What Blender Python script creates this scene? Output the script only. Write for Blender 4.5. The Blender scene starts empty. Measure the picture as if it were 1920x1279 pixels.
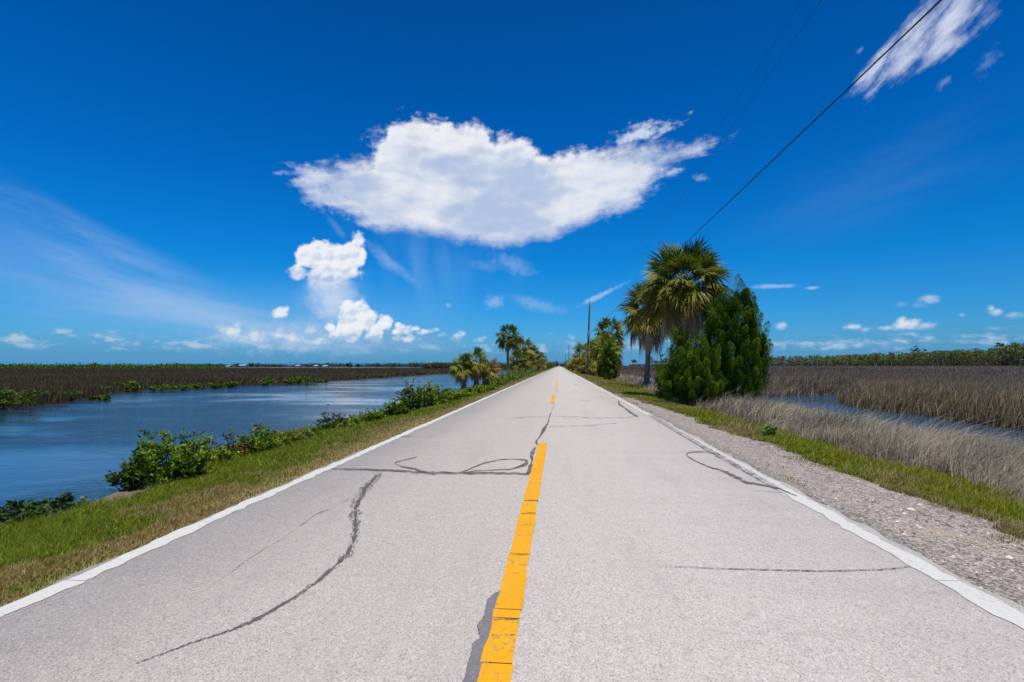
import bpy, bmesh, math, random
import numpy as np
from mathutils import Vector, Matrix

rng = np.random.default_rng(11)
random.seed(11)
SC = bpy.context.scene
COL = SC.collection
R_ = math.radians

# ------------------------------------------------------------------ camera
CAM_H, FPX = 1.5, 960.0
HOR, VPX = 685.5, 1048.0
PITCH = math.atan((HOR - 639.5) / FPX)
YAW = math.atan((VPX - 960) / (FPX * math.cos(PITCH) + (HOR - 639.5) * math.sin(PITCH)))
cam = bpy.data.cameras.new('camera')
cam.sensor_width = 36.0
cam.lens = 18.0
cam.clip_start = 0.05
cam.clip_end = 20000
cam_o = bpy.data.objects.new('camera', cam)
COL.objects.link(cam_o)
cam_o.location = (0, 0, CAM_H)
cam_o.rotation_euler = (math.pi / 2 + PITCH, 0, YAW)
SC.camera = cam_o
RM = cam_o.rotation_euler.to_matrix()


def ray(px, py):
    return (RM @ Vector((px - 960, 639.5 - py, -FPX))).normalized()


def gp(px, py, z=0.0):
    """where the sight line of a measured point of the photograph meets height z"""
    d = ray(px, py)
    t = (z - CAM_H) / d.z
    return d.x * t, d.y * t


def xats(px, d):
    return d * np.tan(np.arctan((px - 960) / 960.0) - YAW)


def azel(px, py):
    d = ray(px, py)
    return math.degrees(math.atan2(d.x, d.y)), math.degrees(math.asin(d.z))


def xat(px, d):
    r = ray(px, HOR)
    return r.x / r.y * d


# ------------------------------------------------------------------ mesh helpers
class MB:
    def __init__(s):
        s.V, s.Q, s.T, s.C, s.n = [], [], [], [], 0

    def add(s, V, Q=None, T=None, col=(0.5, 0.5, 0.5)):
        V = np.asarray(V, float).reshape(-1, 3)
        c = np.asarray(col, float)
        if c.ndim == 1:
            c = np.repeat(c[None], len(V), 0)
        s.V.append(V)
        s.C.append(c)
        if Q is not None and len(Q):
            s.Q.append(np.asarray(Q, int).reshape(-1, 4) + s.n)
        if T is not None and len(T):
            s.T.append(np.asarray(T, int).reshape(-1, 3) + s.n)
        s.n += len(V)

    def build(s, name, mat, parent=None, smooth=False):
        V = np.concatenate(s.V)
        C = np.concatenate(s.C)
        me = bpy.data.meshes.new(name)
        me.vertices.add(len(V))
        me.vertices.foreach_set('co', V.astype(np.float32).ravel())
        q = np.concatenate(s.Q) if s.Q else np.zeros((0, 4), int)
        t = np.concatenate(s.T) if s.T else np.zeros((0, 3), int)
        loops = np.concatenate([q.ravel(), t.ravel()])
        tot = np.concatenate([np.full(len(q), 4), np.full(len(t), 3)])
        start = np.concatenate([[0], np.cumsum(tot)[:-1]])
        me.loops.add(len(loops))
        me.loops.foreach_set('vertex_index', loops.astype(np.int32))
        me.polygons.add(len(tot))
        me.polygons.foreach_set('loop_start', start.astype(np.int32))
        me.polygons.foreach_set('loop_total', tot.astype(np.int32))
        if smooth:
            me.polygons.foreach_set('use_smooth', np.ones(len(tot), bool))
        at = me.attributes.new('Col', 'FLOAT_COLOR', 'POINT')
        at.data.foreach_set('color', np.concatenate([C, np.ones((len(C), 1))], 1).astype(np.float32).ravel())
        me.update(calc_edges=True)
        me.validate()
        me.materials.append(mat)
        o = bpy.data.objects.new(name, me)
        COL.objects.link(o)
        if parent:
            o.parent = parent
        return o


def tube(mb, pts, radii, sides=8, col=(0.5, 0.5, 0.5), cap=True):
    pts = np.asarray(pts, float)
    n = len(pts)
    radii = np.broadcast_to(np.asarray(radii, float), (n,)) if np.ndim(radii) < 2 else radii
    tang = np.gradient(pts, axis=0)
    tang /= np.linalg.norm(tang, axis=1)[:, None] + 1e-9
    ref = np.array([1.0, 0, 0]) if abs(tang[:, 0]).mean() < 0.8 else np.array([0, 0, 1.0])
    A = np.cross(tang, ref)
    A /= np.linalg.norm(A, axis=1)[:, None] + 1e-9
    B = np.cross(tang, A)
    an = np.arange(sides) / sides * 2 * math.pi
    ring = A[:, None] * np.cos(an)[None, :, None] + B[:, None] * np.sin(an)[None, :, None]
    rr = radii if np.ndim(radii) == 2 else radii[:, None]
    V = pts[:, None] + ring * rr[..., None]
    i = np.arange(n - 1)[:, None] * sides
    k = np.arange(sides)[None]
    k2 = (k + 1) % sides
    Q = np.stack([i + k, i + k2, i + sides + k2, i + sides + k], -1).reshape(-1, 4)
    V = V.reshape(-1, 3)
    T = None
    if cap:
        V = np.concatenate([V, pts[-1:]])
        e = (n - 1) * sides
        T = np.stack([e + np.arange(sides), e + (np.arange(sides) + 1) % sides, np.full(sides, n * sides)], -1)
    mb.add(V, Q, T, col)


def nrm(a):
    return a / (np.linalg.norm(a, axis=-1, keepdims=True) + 1e-9)


def leaves(mb, P, D, L, W, col, fold=0.25):
    """rhombic leaves: P base points, D directions, one length and width each"""
    n = len(P)
    D = nrm(D)
    rnd = nrm(rng.normal(size=(n, 3)))
    S = nrm(np.cross(D, rnd))
    N = np.cross(S, D)
    L = np.broadcast_to(L, (n,))[:, None]
    W = np.broadcast_to(W, (n,))[:, None]
    mid = P + D * L * 0.45
    V = np.stack([P, mid + S * W * 0.5 + N * W * fold, P + D * L, mid - S * W * 0.5 + N * W * fold], 1).reshape(-1, 3)
    i = np.arange(n)[:, None] * 4
    mb.add(V, i + np.arange(4)[None], None, np.repeat(col, 4, 0))


def blades(mb, P, h, w, lean, col, tip=1.25):
    n = len(P)
    yaw = rng.uniform(0, 2 * math.pi, n)
    S = np.stack([np.cos(yaw), np.sin(yaw), np.zeros(n)], 1) * (w * 0.5)[:, None]
    ln = np.concatenate([lean, np.zeros((n, 1))], 1)
    up = np.array([0, 0, 1.0])
    m = P + up * (h * 0.55)[:, None] + ln * (h * 0.28)[:, None]
    lm = np.linalg.norm(lean, axis=1)
    t = P + up * (h * (1 - 0.25 * np.minimum(lm, 1.5)))[:, None] + ln * h[:, None]
    V = np.stack([P - S, P + S, m + S * 0.75, m - S * 0.75, t], 1).reshape(-1, 3)
    i = np.arange(n)[:, None] * 5
    Q = i + np.array([[0, 1, 2, 3]])
    T = i + np.array([[3, 2, 4]])
    C = np.stack([col * 0.9, col * 0.9, col, col, col * tip], 1).reshape(-1, 3)
    mb.add(V, Q, T, C)


def vnoise(x, y, s, seed=0):
    """cheap smooth value noise on arrays"""
    x = np.asarray(x, float) / s
    y = np.asarray(y, float) / s
    xi, yi = np.floor(x).astype(int), np.floor(y).astype(int)
    fx, fy = x - xi, y - yi
    fx, fy = fx * fx * (3 - 2 * fx), fy * fy * (3 - 2 * fy)

    def hsh(a, b):
        v = np.sin(a * 127.1 + b * 311.7 + seed * 74.7) * 43758.5453
        return v - np.floor(v)
    return (hsh(xi, yi) * (1 - fx) + hsh(xi + 1, yi) * fx) * (1 - fy) + (hsh(xi, yi + 1) * (1 - fx) + hsh(xi + 1, yi + 1) * fx) * fy


# ------------------------------------------------------------------ things
def tag(o, label=None, cat=None, group=None, kind=None):
    if label:
        o['label'] = label
    if cat:
        o['category'] = cat
    if group:
        o['group'] = group
    if kind:
        o['kind'] = kind
    return o


def thing(name, label, cat, loc, group=None, rz=0.0):
    o = bpy.data.objects.new(name, None)
    o.empty_display_size = 0.2
    COL.objects.link(o)
    o.location = loc
    o.rotation_euler = (0, 0, rz)
    return tag(o, label, cat, group)


def copy_thing(src, loc, rz, label, group, scale=1.0):
    r = src.copy()
    COL.objects.link(r)
    r.location = loc
    r.rotation_euler = (0, 0, rz)
    r.scale = (scale,) * 3
    tag(r, label, None, group)
    for ch in list(src.children):
        c = ch.copy()
        COL.objects.link(c)
        c.parent = r
    return r


# ------------------------------------------------------------------ node helpers
NT = None


class S:
    def __init__(s, k):
        s.k = k

    def __add__(a, b): return M('ADD', a, b)
    def __radd__(a, b): return M('ADD', b, a)
    def __sub__(a, b): return M('SUBTRACT', a, b)
    def __rsub__(a, b): return M('SUBTRACT', b, a)
    def __mul__(a, b): return M('MULTIPLY', a, b)
    def __rmul__(a, b): return M('MULTIPLY', b, a)
    def __truediv__(a, b): return M('DIVIDE', a, b)


def put(sock, v):
    if isinstance(v, S):
        NT.links.new(v.k, sock)
    elif isinstance(v, (tuple, list)) and len(v) == 3 and sock.type == 'RGBA':
        sock.default_value = (*v, 1)
    else:
        sock.default_value = v


def M(op, *a):
    n = NT.nodes.new('ShaderNodeMath')
    n.operation = op
    for i, v in enumerate(a):
        put(n.inputs[i], v)
    return S(n.outputs[0])


def mx(a, b): return M('MAXIMUM', a, b)
def mn(a, b): return M('MINIMUM', a, b)


def smooth(v, lo, hi, a=0.0, b=1.0):
    n = NT.nodes.new('ShaderNodeMapRange')
    n.interpolation_type = 'SMOOTHSTEP'
    for i, q in enumerate((v, lo, hi, a, b)):
        put(n.inputs[i], q)
    return S(n.outputs[0])


def lin(v, lo, hi, a=0.0, b=1.0):
    n = NT.nodes.new('ShaderNodeMapRange')
    for i, q in enumerate((v, lo, hi, a, b)):
        put(n.inputs[i], q)
    return S(n.outputs[0])


def V3(x, y, z=0.0):
    n = NT.nodes.new('ShaderNodeCombineXYZ')
    for i, q in enumerate((x, y, z)):
        put(n.inputs[i], q)
    return S(n.outputs[0])


def noise(v, scale, detail=4.0, rough=0.5, dist=0.0, out=0):
    n = NT.nodes.new('ShaderNodeTexNoise')
    put(n.inputs['Vector'], v)
    n.inputs['Scale'].default_value = scale
    n.inputs['Detail'].default_value = detail
    n.inputs['Roughness'].default_value = rough
    n.inputs['Distortion'].default_value = dist
    return S(n.outputs[out])


def voro(v, scale, out='Distance', feature='F1'):
    n = NT.nodes.new('ShaderNodeTexVoronoi')
    n.feature = feature
    put(n.inputs['Vector'], v)
    n.inputs['Scale'].default_value = scale
    return S(n.outputs[out])


def mix(f, a, b, blend='MIX'):
    n = NT.nodes.new('ShaderNodeMix')
    n.data_type = 'RGBA'
    n.blend_type = blend
    put(n.inputs[0], f)
    put(n.inputs[6], a)
    put(n.inputs[7], b)
    return S(n.outputs[2])


def ramp(f, stops, interp='LINEAR'):
    n = NT.nodes.new('ShaderNodeValToRGB')
    n.color_ramp.interpolation = interp
    e = n.color_ramp.elements
    while len(e) < len(stops):
        e.new(0.5)
    for i, (p, c) in enumerate(stops):
        e[i].position = p
        e[i].color = (*c, 1)
    put(n.inputs[0], f)
    return S(n.outputs[0])


def new_mat(name):
    global NT
    m = bpy.data.materials.new(name)
    m.use_nodes = True
    NT = m.node_tree
    b = NT.nodes['Principled BSDF']
    return m, b


def posv():
    n = NT.nodes.new('ShaderNodeNewGeometry')
    return S(n.outputs['Position'])


def objv():
    n = NT.nodes.new('ShaderNodeTexCoord')
    return S(n.outputs['Object'])


def sepv(v):
    n = NT.nodes.new('ShaderNodeSeparateXYZ')
    put(n.inputs[0], v)
    return S(n.outputs[0]), S(n.outputs[1]), S(n.outputs[2])


def attr(name='Col'):
    n = NT.nodes.new('ShaderNodeAttribute')
    n.attribute_name = name
    return S(n.outputs['Color'])


def bump(h, strength, dist, b):
    n = NT.nodes.new('ShaderNodeBump')
    n.inputs['Strength'].default_value = strength
    n.inputs['Distance'].default_value = dist
    put(n.inputs['Height'], h)
    NT.links.new(n.outputs[0], b.inputs['Normal'])


def leaf_mat(name, trans=0.3, rough=0.5, spec=0.3, warm=(1.25, 1.15, 0.6)):
    m, b = new_mat(name)
    c = attr()
    v = noise(posv(), 9.0, 2.0, 0.6)
    c = mix(1.0, c, ramp(v, [(0.25, (0.75,) * 3), (0.75, (1.25,) * 3)]), 'MULTIPLY')
    put(b.inputs['Base Color'], c)
    b.inputs['Roughness'].default_value = rough
    b.inputs['Specular IOR Level'].default_value = spec
    t = NT.nodes.new('ShaderNodeBsdfTranslucent')
    put(t.inputs['Color'], mix(1.0, c, warm, 'MULTIPLY'))
    ms = NT.nodes.new('ShaderNodeMixShader')
    ms.inputs[0].default_value = trans
    NT.links.new(b.outputs[0], ms.inputs[1])
    NT.links.new(t.outputs[0], ms.inputs[2])
    NT.links.new(ms.outputs[0], NT.nodes['Material Output'].inputs[0])
    return m


# ------------------------------------------------------------------ sun + sky
EXPOSURE = 0.2
SUN_EL, SUN_AZ = 73.0, 148.0           # degrees; azimuth from the road's direction towards the right
sd = bpy.data.lights.new('sun', 'SUN')
sd.energy = 4.5
sd.angle = R_(0.53)
sd.color = (1.0, 0.95, 0.87)
so = bpy.data.objects.new('sun', sd)
COL.objects.link(so)
tosun = Vector((math.sin(R_(SUN_AZ)) * math.cos(R_(SUN_EL)), math.cos(R_(SUN_AZ)) * math.cos(R_(SUN_EL)), math.sin(R_(SUN_EL))))
so.rotation_euler = tosun.to_track_quat('Z', 'Y').to_euler()
so.location = (20, 20, 60)


def build_sky():
    global NT
    w = bpy.data.worlds.new('World')
    SC.world = w
    w.use_nodes = True
    w.cycles.sampling_method = 'MANUAL'
    w.cycles.sample_map_resolution = 512
    NT = w.node_tree
    bg = NT.nodes['Background']
    bg.inputs[1].default_value = 0.1
    sky = NT.nodes.new('ShaderNodeTexSky')
    sky.sky_type = 'NISHITA'
    sky.sun_disc = False
    sky.sun_elevation = R_(SUN_EL)
    sky.sun_rotation = R_(SUN_AZ)
    tc = NT.nodes.new('ShaderNodeTexCoord')
    x, y, z = sepv(S(tc.outputs['Generated']))
    az = M('ARCTAN2', x, y) * 57.29578
    el = M('ARCSINE', M('MAXIMUM', M('MINIMUM', z, 1.0), -1.0)) * 57.29578
    U = V3(az, el)
    K = 10.0 / 2 ** EXPOSURE             # background strength is 0.1: colours below are in picture units
    gain = ramp(lin(el, 0, 90), [
        (0.0, (0.22, 0.70, 1.36)), (0.028, (0.19, 0.66, 1.28)), (0.06, (0.10, 0.61, 1.20)), (0.12, (0.02, 0.56, 1.17)),
        (0.22, (0.004, 0.48, 1.12)), (0.33, (0.002, 0.40, 1.00)), (0.40, (0.005, 0.36, 0.88)), (0.6, (0.35, 0.5, 0.8)), (1.0, (0.6, 0.75, 0.9))])
    col = mix(1.0, S(sky.outputs[0]), gain, 'MULTIPLY')
    # keep the blue even from left to right where the Nishita sky brightens under the sun
    col = mix(smooth(az, 0.0, 50.0, 0.0, 0.10), col, (0.0, 0.0, 0.0))

    def C(r, g, b):
        return (r * K, g * K, b * K)

    def ncol(v, scale, detail, rough):
        n = NT.nodes.new('ShaderNodeTexNoise')
        put(n.inputs['Vector'], v)
        n.inputs['Scale'].default_value = scale
        n.inputs['Detail'].default_value = detail
        n.inputs['Roughness'].default_value = rough
        q = NT.nodes.new('ShaderNodeSeparateColor')
        NT.links.new(n.outputs['Color'], q.inputs[0])
        return S(q.outputs[0]) - 0.5, S(q.outputs[1]) - 0.5, S(q.outputs[2]) - 0.5

    # turbulence shared by all clouds, in degrees
    wa, wb, wc = ncol(U, 0.42, 5.0, 0.56)
    fa, fb, fc = ncol(U, 1.7, 4.0, 0.52)

    def over(c, d, cc):
        return mix(d, c, cc)

    def ell(cx, cy, rx, ry, rot=0.0, a_=None, e_=None):
        a0, e0 = azel(cx, cy)
        a1, _ = azel(cx + 10, cy)
        _, e1 = azel(cx, cy - 10)
        ka, ke = 10 / abs(a1 - a0), 10 / abs(e1 - e0)
        da, de = ((a_ or az) - a0) * ka, ((e_ or el) - e0) * ke
        c, s = math.cos(R_(rot)), math.sin(R_(rot))
        p, q = (da * (c / rx) + de * (s / rx)), (de * (c / ry) - da * (s / ry))
        return 1.0 - M('SQRT', p * p + q * q)

    def curve(pts, a0, a1, emax, a_):
        n = NT.nodes.new('ShaderNodeFloatCurve')
        cv = n.mapping.curves[0]
        q = sorted(((a - a0) / (a1 - a0), e / emax) for a, e in pts)
        cv.points[0].location = q[0]
        cv.points[1].location = q[-1]
        for p in q[1:-1]:
            cv.points.new(*p)
        n.mapping.update()
        put(n.inputs['Value'], lin(a_, a0, a1))
        return S(n.outputs[0]) * emax

    def shape(top, bot, a_, e_):
        t = [azel(*p) for p in top]
        b = [azel(*p) for p in bot]
        a0 = min(t[0][0], b[0][0])
        a1 = max(t[-1][0], b[-1][0])
        tt, bb = curve(t, a0, a1, 35.0, a_), curve(b, a0, a1, 35.0, a_)
        m = mn(mn(tt - e_, e_ - bb), mn((a_ - a0) * 0.6, (a1 - a_) * 0.6))
        h = (e_ - bb) / mx(tt - bb, 0.3)
        return m, h

    # --- thin high veil on the left
    col = over(col, smooth(ell(120, 520, 620, 130, -14), 0.0, 1.0) * 0.26, C(0.26, 0.46, 0.78))
    col = over(col, smooth(ell(560, 600, 480, 90, 0), 0.0, 1.0) * 0.20, C(0.30, 0.52, 0.80))
    for th, cx, cy, rx, ry, amt in ((-17, 170, 490, 560, 84, 0.56), (-22, 110, 425, 380, 54, 0.40), (-10, 320, 565, 560, 54, 0.52), (-6, 200, 595, 460, 44, 0.42), (13, 1650, 340, 420, 130, 0.05)):
        c, s = math.cos(R_(th)), math.sin(R_(th))
        n = noise(V3(az * (c * 0.05) + el * (s * 0.05) + th + wa * 0.08, el * (c * 0.30) - az * (s * 0.30) + wb * 0.12), 1.0, 5.0, 0.55)
        d = smooth(n + fa * 0.06, 0.36, 0.74) * smooth(ell(cx, cy, rx, ry, th), 0.0, 0.9) * amt
        col = over(col, d, C(0.44, 0.58, 0.82))
    # --- rain streaks under the big cloud
    n = noise(V3(az * 0.15 + el * 0.02 + wa * 0.25, el * 0.03 + 4.0 + wb * 0.1), 1.0, 3.0, 0.5)
    col = over(col, smooth(n, 0.36, 0.72) * smooth(ell(815, 495, 230, 140), 0.0, 1.0) * 0.34, C(0.36, 0.56, 0.86))
    for cx, cy, rx, ry, rot, op in ((735, 495, 70, 16, -38, 0.30), (965, 497, 60, 22, -20, 0.26), (926, 566, 26, 18, 10, 0.40), (1010, 572, 80, 16, -14, 0.24), (840, 573, 8, 7, 0, 0.35), (910, 500, 40, 14, -10, 0.15), (630, 425, 40, 10, -50, 0.15)):
        e = ell(cx, cy, rx, ry, rot) + wa * 1.2 + fa * 0.7
        col = over(col, smooth(e, 0.0, 1.0) * op, C(0.50, 0.66, 0.88))
    # --- low hazy cloud field along the horizon
    q = V3(az * 0.36 + 3.0 + fa * 0.10, el * 0.85 + fb * 0.16)
    f1 = noise(q, 1.0, 8.0, 0.60)
    f2 = noise(V3(az * 0.36 + 3.16 + fa * 0.10, el * 0.85 + 0.30 + fb * 0.16), 1.0, 3.0, 0.60)
    band = smooth(el, 0.5, 1.7) * smooth(el, 4.6, 2.0)
    dens = smooth(f1 + (band - 1.0) * 0.30, 0.43, 0.66) * band
    lit = smooth(f1 - f2, -0.08, 0.12)
    col = over(col, dens * 0.85, mix(lit, C(0.17, 0.37, 0.62), C(0.52, 0.66, 0.81)))
    # --- the horizon itself, pale milky blue
    col = over(col, smooth(el, 3.2, 0.1) * 0.75, C(0.095, 0.325, 0.62))

    # --- heaped clouds
    v1 = voro(V3(az + wa * 1.1 + fa * 0.30, el * 1.1 + wb * 1.1 + fb * 0.30), 0.80)
    v2 = voro(V3(az + wc * 0.6 + fa * 0.22 + 5.0, el * 1.1 + wa * 0.6 + fb * 0.22), 1.9)
    puff = (0.5 - v1) * 0.60 + (0.45 - v2) * 0.38 + wa * 0.55 + fa * 0.30         # about zero on average
    v1b = voro(V3(az + wa * 1.1 + fa * 0.30 - 0.28, el * 1.1 + wb * 1.1 + fb * 0.30 + 0.42), 0.80)
    v2b = voro(V3(az + wc * 0.6 + fa * 0.22 + 4.88, el * 1.1 + wa * 0.6 + fb * 0.22 + 0.2), 1.9)
    emb = (v1b - v1) * 0.75 + (v2b - v2) * 0.30 + fc * 0.20                        # lit from above right
    lit2 = smooth(emb, -0.34, 0.30)

    def heap(c, m, amp, soft, dark, white, op, base, hgt):
        """m: signed depth in degrees; base / hgt: elevation of the flat base and the height of the heap"""
        d = smooth(m + puff * amp, 0.0, soft)
        up = smooth(el, base - hgt * 0.05, base + hgt * 0.62)
        d = d * smooth(el, base - hgt * 0.15, base + hgt * 0.42, 0.12, 1.0)
        sh = lit2 * 0.45 + up * 0.56
        return over(c, d * op, mix(smooth(sh, 0.18, 1.02), dark, white))

    def group(es):
        m = None
        for cx, cy, rx, ry in es:
            e = ell(cx, cy, rx, ry) * (min(rx, ry) / 16.0)
            m = e if m is None else mx(m, e)
        return m

    # fading rain column and the blue grey murk round the heaps
    col = over(col, smooth(ell(622, 560, 85, 95) + wa * 0.7 + fa * 0.2, 0.0, 1.0) * 0.60, C(0.34, 0.53, 0.80))
    col = over(col, smooth(ell(626, 556, 64, 78) + puff * 0.5, 0.0, 1.0) * 0.92, C(0.54, 0.67, 0.87))
    col = over(col, smooth(ell(590, 634, 260, 42) + puff * 0.7, 0.0, 1.0) * 0.80, C(0.40, 0.56, 0.78))
    col = over(col, smooth(ell(720, 640, 210, 34) + wa * 0.9, 0.0, 0.8) * 0.62, C(0.17, 0.38, 0.64))
    D1, W1 = C(0.40, 0.54, 0.78), C(0.86, 0.88, 0.92)
    e0 = azel(600, 660)[1]
    m = group([(462, 636, 78, 11), (430, 620, 26, 15), (443, 611, 17, 10), (478, 628, 26, 13), (524, 628, 22, 12), (548, 634, 26, 12), (415, 634, 26, 12)])
    col = heap(col, m, 0.75, 0.75, C(0.30, 0.48, 0.72), C(0.74, 0.79, 0.86), 0.85, e0 + 0.5, 2.2)
    m = group([(656, 612, 30, 36), (668, 588, 36, 27), (648, 572, 20, 15), (688, 598, 24, 26), (702, 625, 22, 26), (722, 604, 20, 18), (620, 614, 15, 12), (607, 601, 9, 8), (756, 618, 25, 14), (745, 610, 12, 9), (640, 632, 34, 14)])
    col = heap(col, m, 0.85, 0.50, C(0.34, 0.52, 0.77), W1, 0.98, e0 + 0.2, 4.6)
    m = group([(700, 648, 40, 10), (760, 636, 30, 9), (905, 634, 14, 7), (585, 620, 16, 11), (568, 640, 26, 10), (600, 642, 30, 10)])
    col = heap(col, m, 0.75, 0.7, C(0.32, 0.50, 0.74), C(0.76, 0.81, 0.88), 0.85, e0 + 0.5, 2.2)
    m = group([(800, 622, 26, 8), (780, 616, 12, 7), (815, 618, 10, 6), (858, 630, 16, 8), (866, 625, 13, 7), (830, 628, 14, 6), (527, 586, 19, 13), (536, 580, 10, 7), (520, 592, 10, 7)])
    col = heap(col, m, 0.50, 0.45, C(0.40, 0.57, 0.79), W1, 0.92, e0 + 1.4, 2.2)
    m = group([(625, 488, 62, 36), (580, 480, 30, 28), (600, 470, 34, 24), (560, 512, 24, 18), (660, 480, 30, 32), (672, 452, 17, 21), (650, 512, 40, 16), (610, 520, 44, 26), (630, 540, 26, 22)])
    col = heap(col, m, 0.80, 0.50, D1, C(0.86, 0.87, 0.91), 1.0, azel(600, 552)[1], 5.6)
    # scattered fair-weather heaps, right and left
    for es, b_, hg, op, dk, wt in (
            ([(1744, 562, 26, 11), (1724, 574, 20, 8)], (1740, 582), 2.0, 0.62, C(0.34, 0.52, 0.76), C(0.66, 0.73, 0.85)),
            ([(1692, 571, 16, 9)], (1692, 582), 1.6, 0.35, C(0.34, 0.52, 0.76), C(0.58, 0.68, 0.83)),
            ([(1700, 610, 34, 14), (1690, 602, 18, 12), (1735, 612, 26, 10), (1670, 616, 20, 7)], (1700, 626), 1.7, 0.95, C(0.40, 0.56, 0.78), C(0.78, 0.82, 0.90)),
            ([(1600, 613, 24, 10), (1622, 618, 20, 7)], (1600, 625), 1.4, 0.85, C(0.40, 0.55, 0.78), C(0.72, 0.78, 0.88)),
            ([(1870, 586, 22, 11), (1895, 592, 30, 9), (1860, 578, 10, 8)], (1870, 602), 1.6, 0.75, C(0.34, 0.52, 0.76), C(0.68, 0.75, 0.87)),
            ([(1803, 591, 10, 7)], (1803, 599), 1.0, 0.55, C(0.36, 0.54, 0.78), C(0.62, 0.71, 0.85)),
            ([(1466, 610, 14, 10), (1456, 641, 18, 5)], (1466, 648), 2.4, 0.65, C(0.36, 0.54, 0.78), C(0.66, 0.74, 0.87)),
            ([(1866, 616, 44, 6), (1740, 634, 26, 7), (1860, 634, 30, 7), (1800, 640, 70, 8), (1585, 640, 60, 6), (1520, 646, 40, 6)], (1800, 652), 2.2, 0.55, C(0.28, 0.47, 0.70), C(0.58, 0.69, 0.83)),
            ([(1074, 632, 13, 7), (1084, 630, 7, 4)], (1074, 640), 1.0, 0.80, C(0.40, 0.56, 0.78), C(0.72, 0.79, 0.89)),
            ([(1030, 626, 12, 4), (1018, 655, 14, 5), (1200, 652, 40, 9), (1190, 640, 16, 8), (900, 640, 16, 5), (925, 647, 12, 4)], (1030, 662), 2.0, 0.50, C(0.30, 0.50, 0.74), C(0.60, 0.71, 0.86)),
            ([(45, 634, 30, 8), (70, 641, 26, 7), (30, 628, 14, 5), (178, 643, 22, 6), (170, 650, 10, 5)], (60, 652), 1.7, 0.62, C(0.24, 0.44, 0.68), C(0.60, 0.69, 0.81)),
            ([(312, 632, 24, 5), (318, 653, 46, 6), (365, 651, 20, 5), (295, 640, 12, 5), (248, 637, 14, 4)], (318, 662), 2.0, 0.62, C(0.26, 0.46, 0.70), C(0.62, 0.72, 0.84)),
            ([(520, 654, 40, 6), (600, 640, 30, 9), (470, 656, 30, 4), (660, 662, 26, 5), (505, 648, 14, 6)], (520, 664), 2.0, 0.58, C(0.26, 0.46, 0.70), C(0.62, 0.72, 0.84))):
        col = heap(col, group(es), 0.62, 0.62, dk, wt, op, azel(*b_)[1], hg)

    # --- the big cloud
    top = [(545, 338), (566, 322), (600, 304), (655, 294), (700, 288), (714, 266), (734, 236), (760, 224), (830, 224), (880, 228), (906, 236), (922, 254), (950, 252), (985, 262), (1015, 280),
           (1045, 287), (1090, 277), (1150, 270), (1200, 260), (1240, 270), (1290, 268), (1345, 264)]
    bot = [(545, 341), (566, 366), (610, 396), (650, 406), (690, 428), (760, 438), (830, 446), (880, 456), (920, 464), (970, 465), (1020, 450), (1070, 436), (1120, 412), (1160, 398), (1198, 378), (1222, 352),
           (1250, 326), (1285, 308), (1345, 272)]
    a_l, _ = azel(700, 340)
    a_r, _ = azel(1120, 340)
    wing = mx(smooth(az, a_l + 2.0, a_l - 5.0), smooth(az, a_r - 2.0, a_r + 5.0))
    sa, sb, sc = ncol(V3(az * 0.42 + el * 0.15, el * 1.15 - az * 0.12), 1.0, 7.0, 0.58)
    m, h = shape(top, bot, az + wa * 2.4 + sa * 1.8, el + (wb * 2.0 + sb * 1.1) * 0.9)
    lower = smooth(h, 0.5, 0.0)
    calm = lower * smooth(wing, 0.75, 0.0)            # the flat underside is smooth, the wings are torn
    crown = smooth(h, 0.55, 0.95) * smooth(wing, 0.8, 0.0)
    e = m + (wa * 1.2 + sc * 2.2 + fc * 0.7) * lin(wing, 0, 1, 0.8, 1.6) * lin(calm, 0, 1, 1.0, 0.35) + puff * crown * 1.1
    d = smooth(e, -0.35, lin(wing, 0, 1, lin(crown, 0, 1, 1.7, 1.0), 2.5))
    d = d * smooth(az, azel(505, 335)[0], azel(565, 335)[0])
    belly = noise(V3(az * 0.085 + 2.0 + wa * 0.25, el * 0.20 + wb * 0.3), 1.0, 3.0, 0.5)
    big = noise(V3(az * 0.30 + wb * 0.4, el * 0.55), 1.0, 5.0, 0.55)
    bigb = noise(V3(az * 0.30 - 0.16 + wb * 0.4, el * 0.55 + 0.34), 1.0, 3.0, 0.55)
    tone = 0.60 + smooth(h, 0.30, 1.0, 0.0, 0.22) + (big - bigb) * 0.85 + lit2 * crown * 0.25 - smooth(belly, 0.38, 0.60) * smooth(m, 0.0, 2.2) * 0.64 + lower * 0.16 + wing * 0.10
    cc = mix(smooth(tone, -0.05, 1.0), C(0.44, 0.55, 0.76), C(0.85, 0.86, 0.90))
    col = over(col, d * lin(wing, 0, 1, 0.99, 0.92), cc)
    # its torn scraps
    for cx, cy, rx, ry, rot, op in ((1205, 250, 58, 20, 10, 0.85), (1240, 240, 32, 12, 20, 0.55), (730, 268, 46, 30, 38, 0.55), (1265, 323, 22, 10, 0, 0.6), (1312, 335, 14, 6, 0, 0.35), (580, 330, 44, 14, -12, 0.6), (640, 385, 85, 18, -22, 0.5), (1175, 372, 60, 22, 25, 0.5), (1290, 282, 60, 10, 8, 0.45)):
        e = ell(cx, cy, rx * 1.2, ry * 1.3, rot) + fa * 1.2 + sa * 2.6 + wb * 1.2
        col = over(col, smooth(e, 0.0, 1.2) * op, C(0.68, 0.76, 0.90))
    # --- torn cirrus, top right: runs up to the right
    th = 38.0
    c, s = math.cos(R_(th)), math.sin(R_(th))
    sn, s2, s3 = ncol(V3(az * (c * 0.24) + el * (s * 0.24), el * (c * 0.85) - az * (s * 0.85)), 1.0, 8.0, 0.60)
    e = mx(ell(1715, 78, 150, 46, 38), ell(1790, 32, 110, 52, 22))
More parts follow.
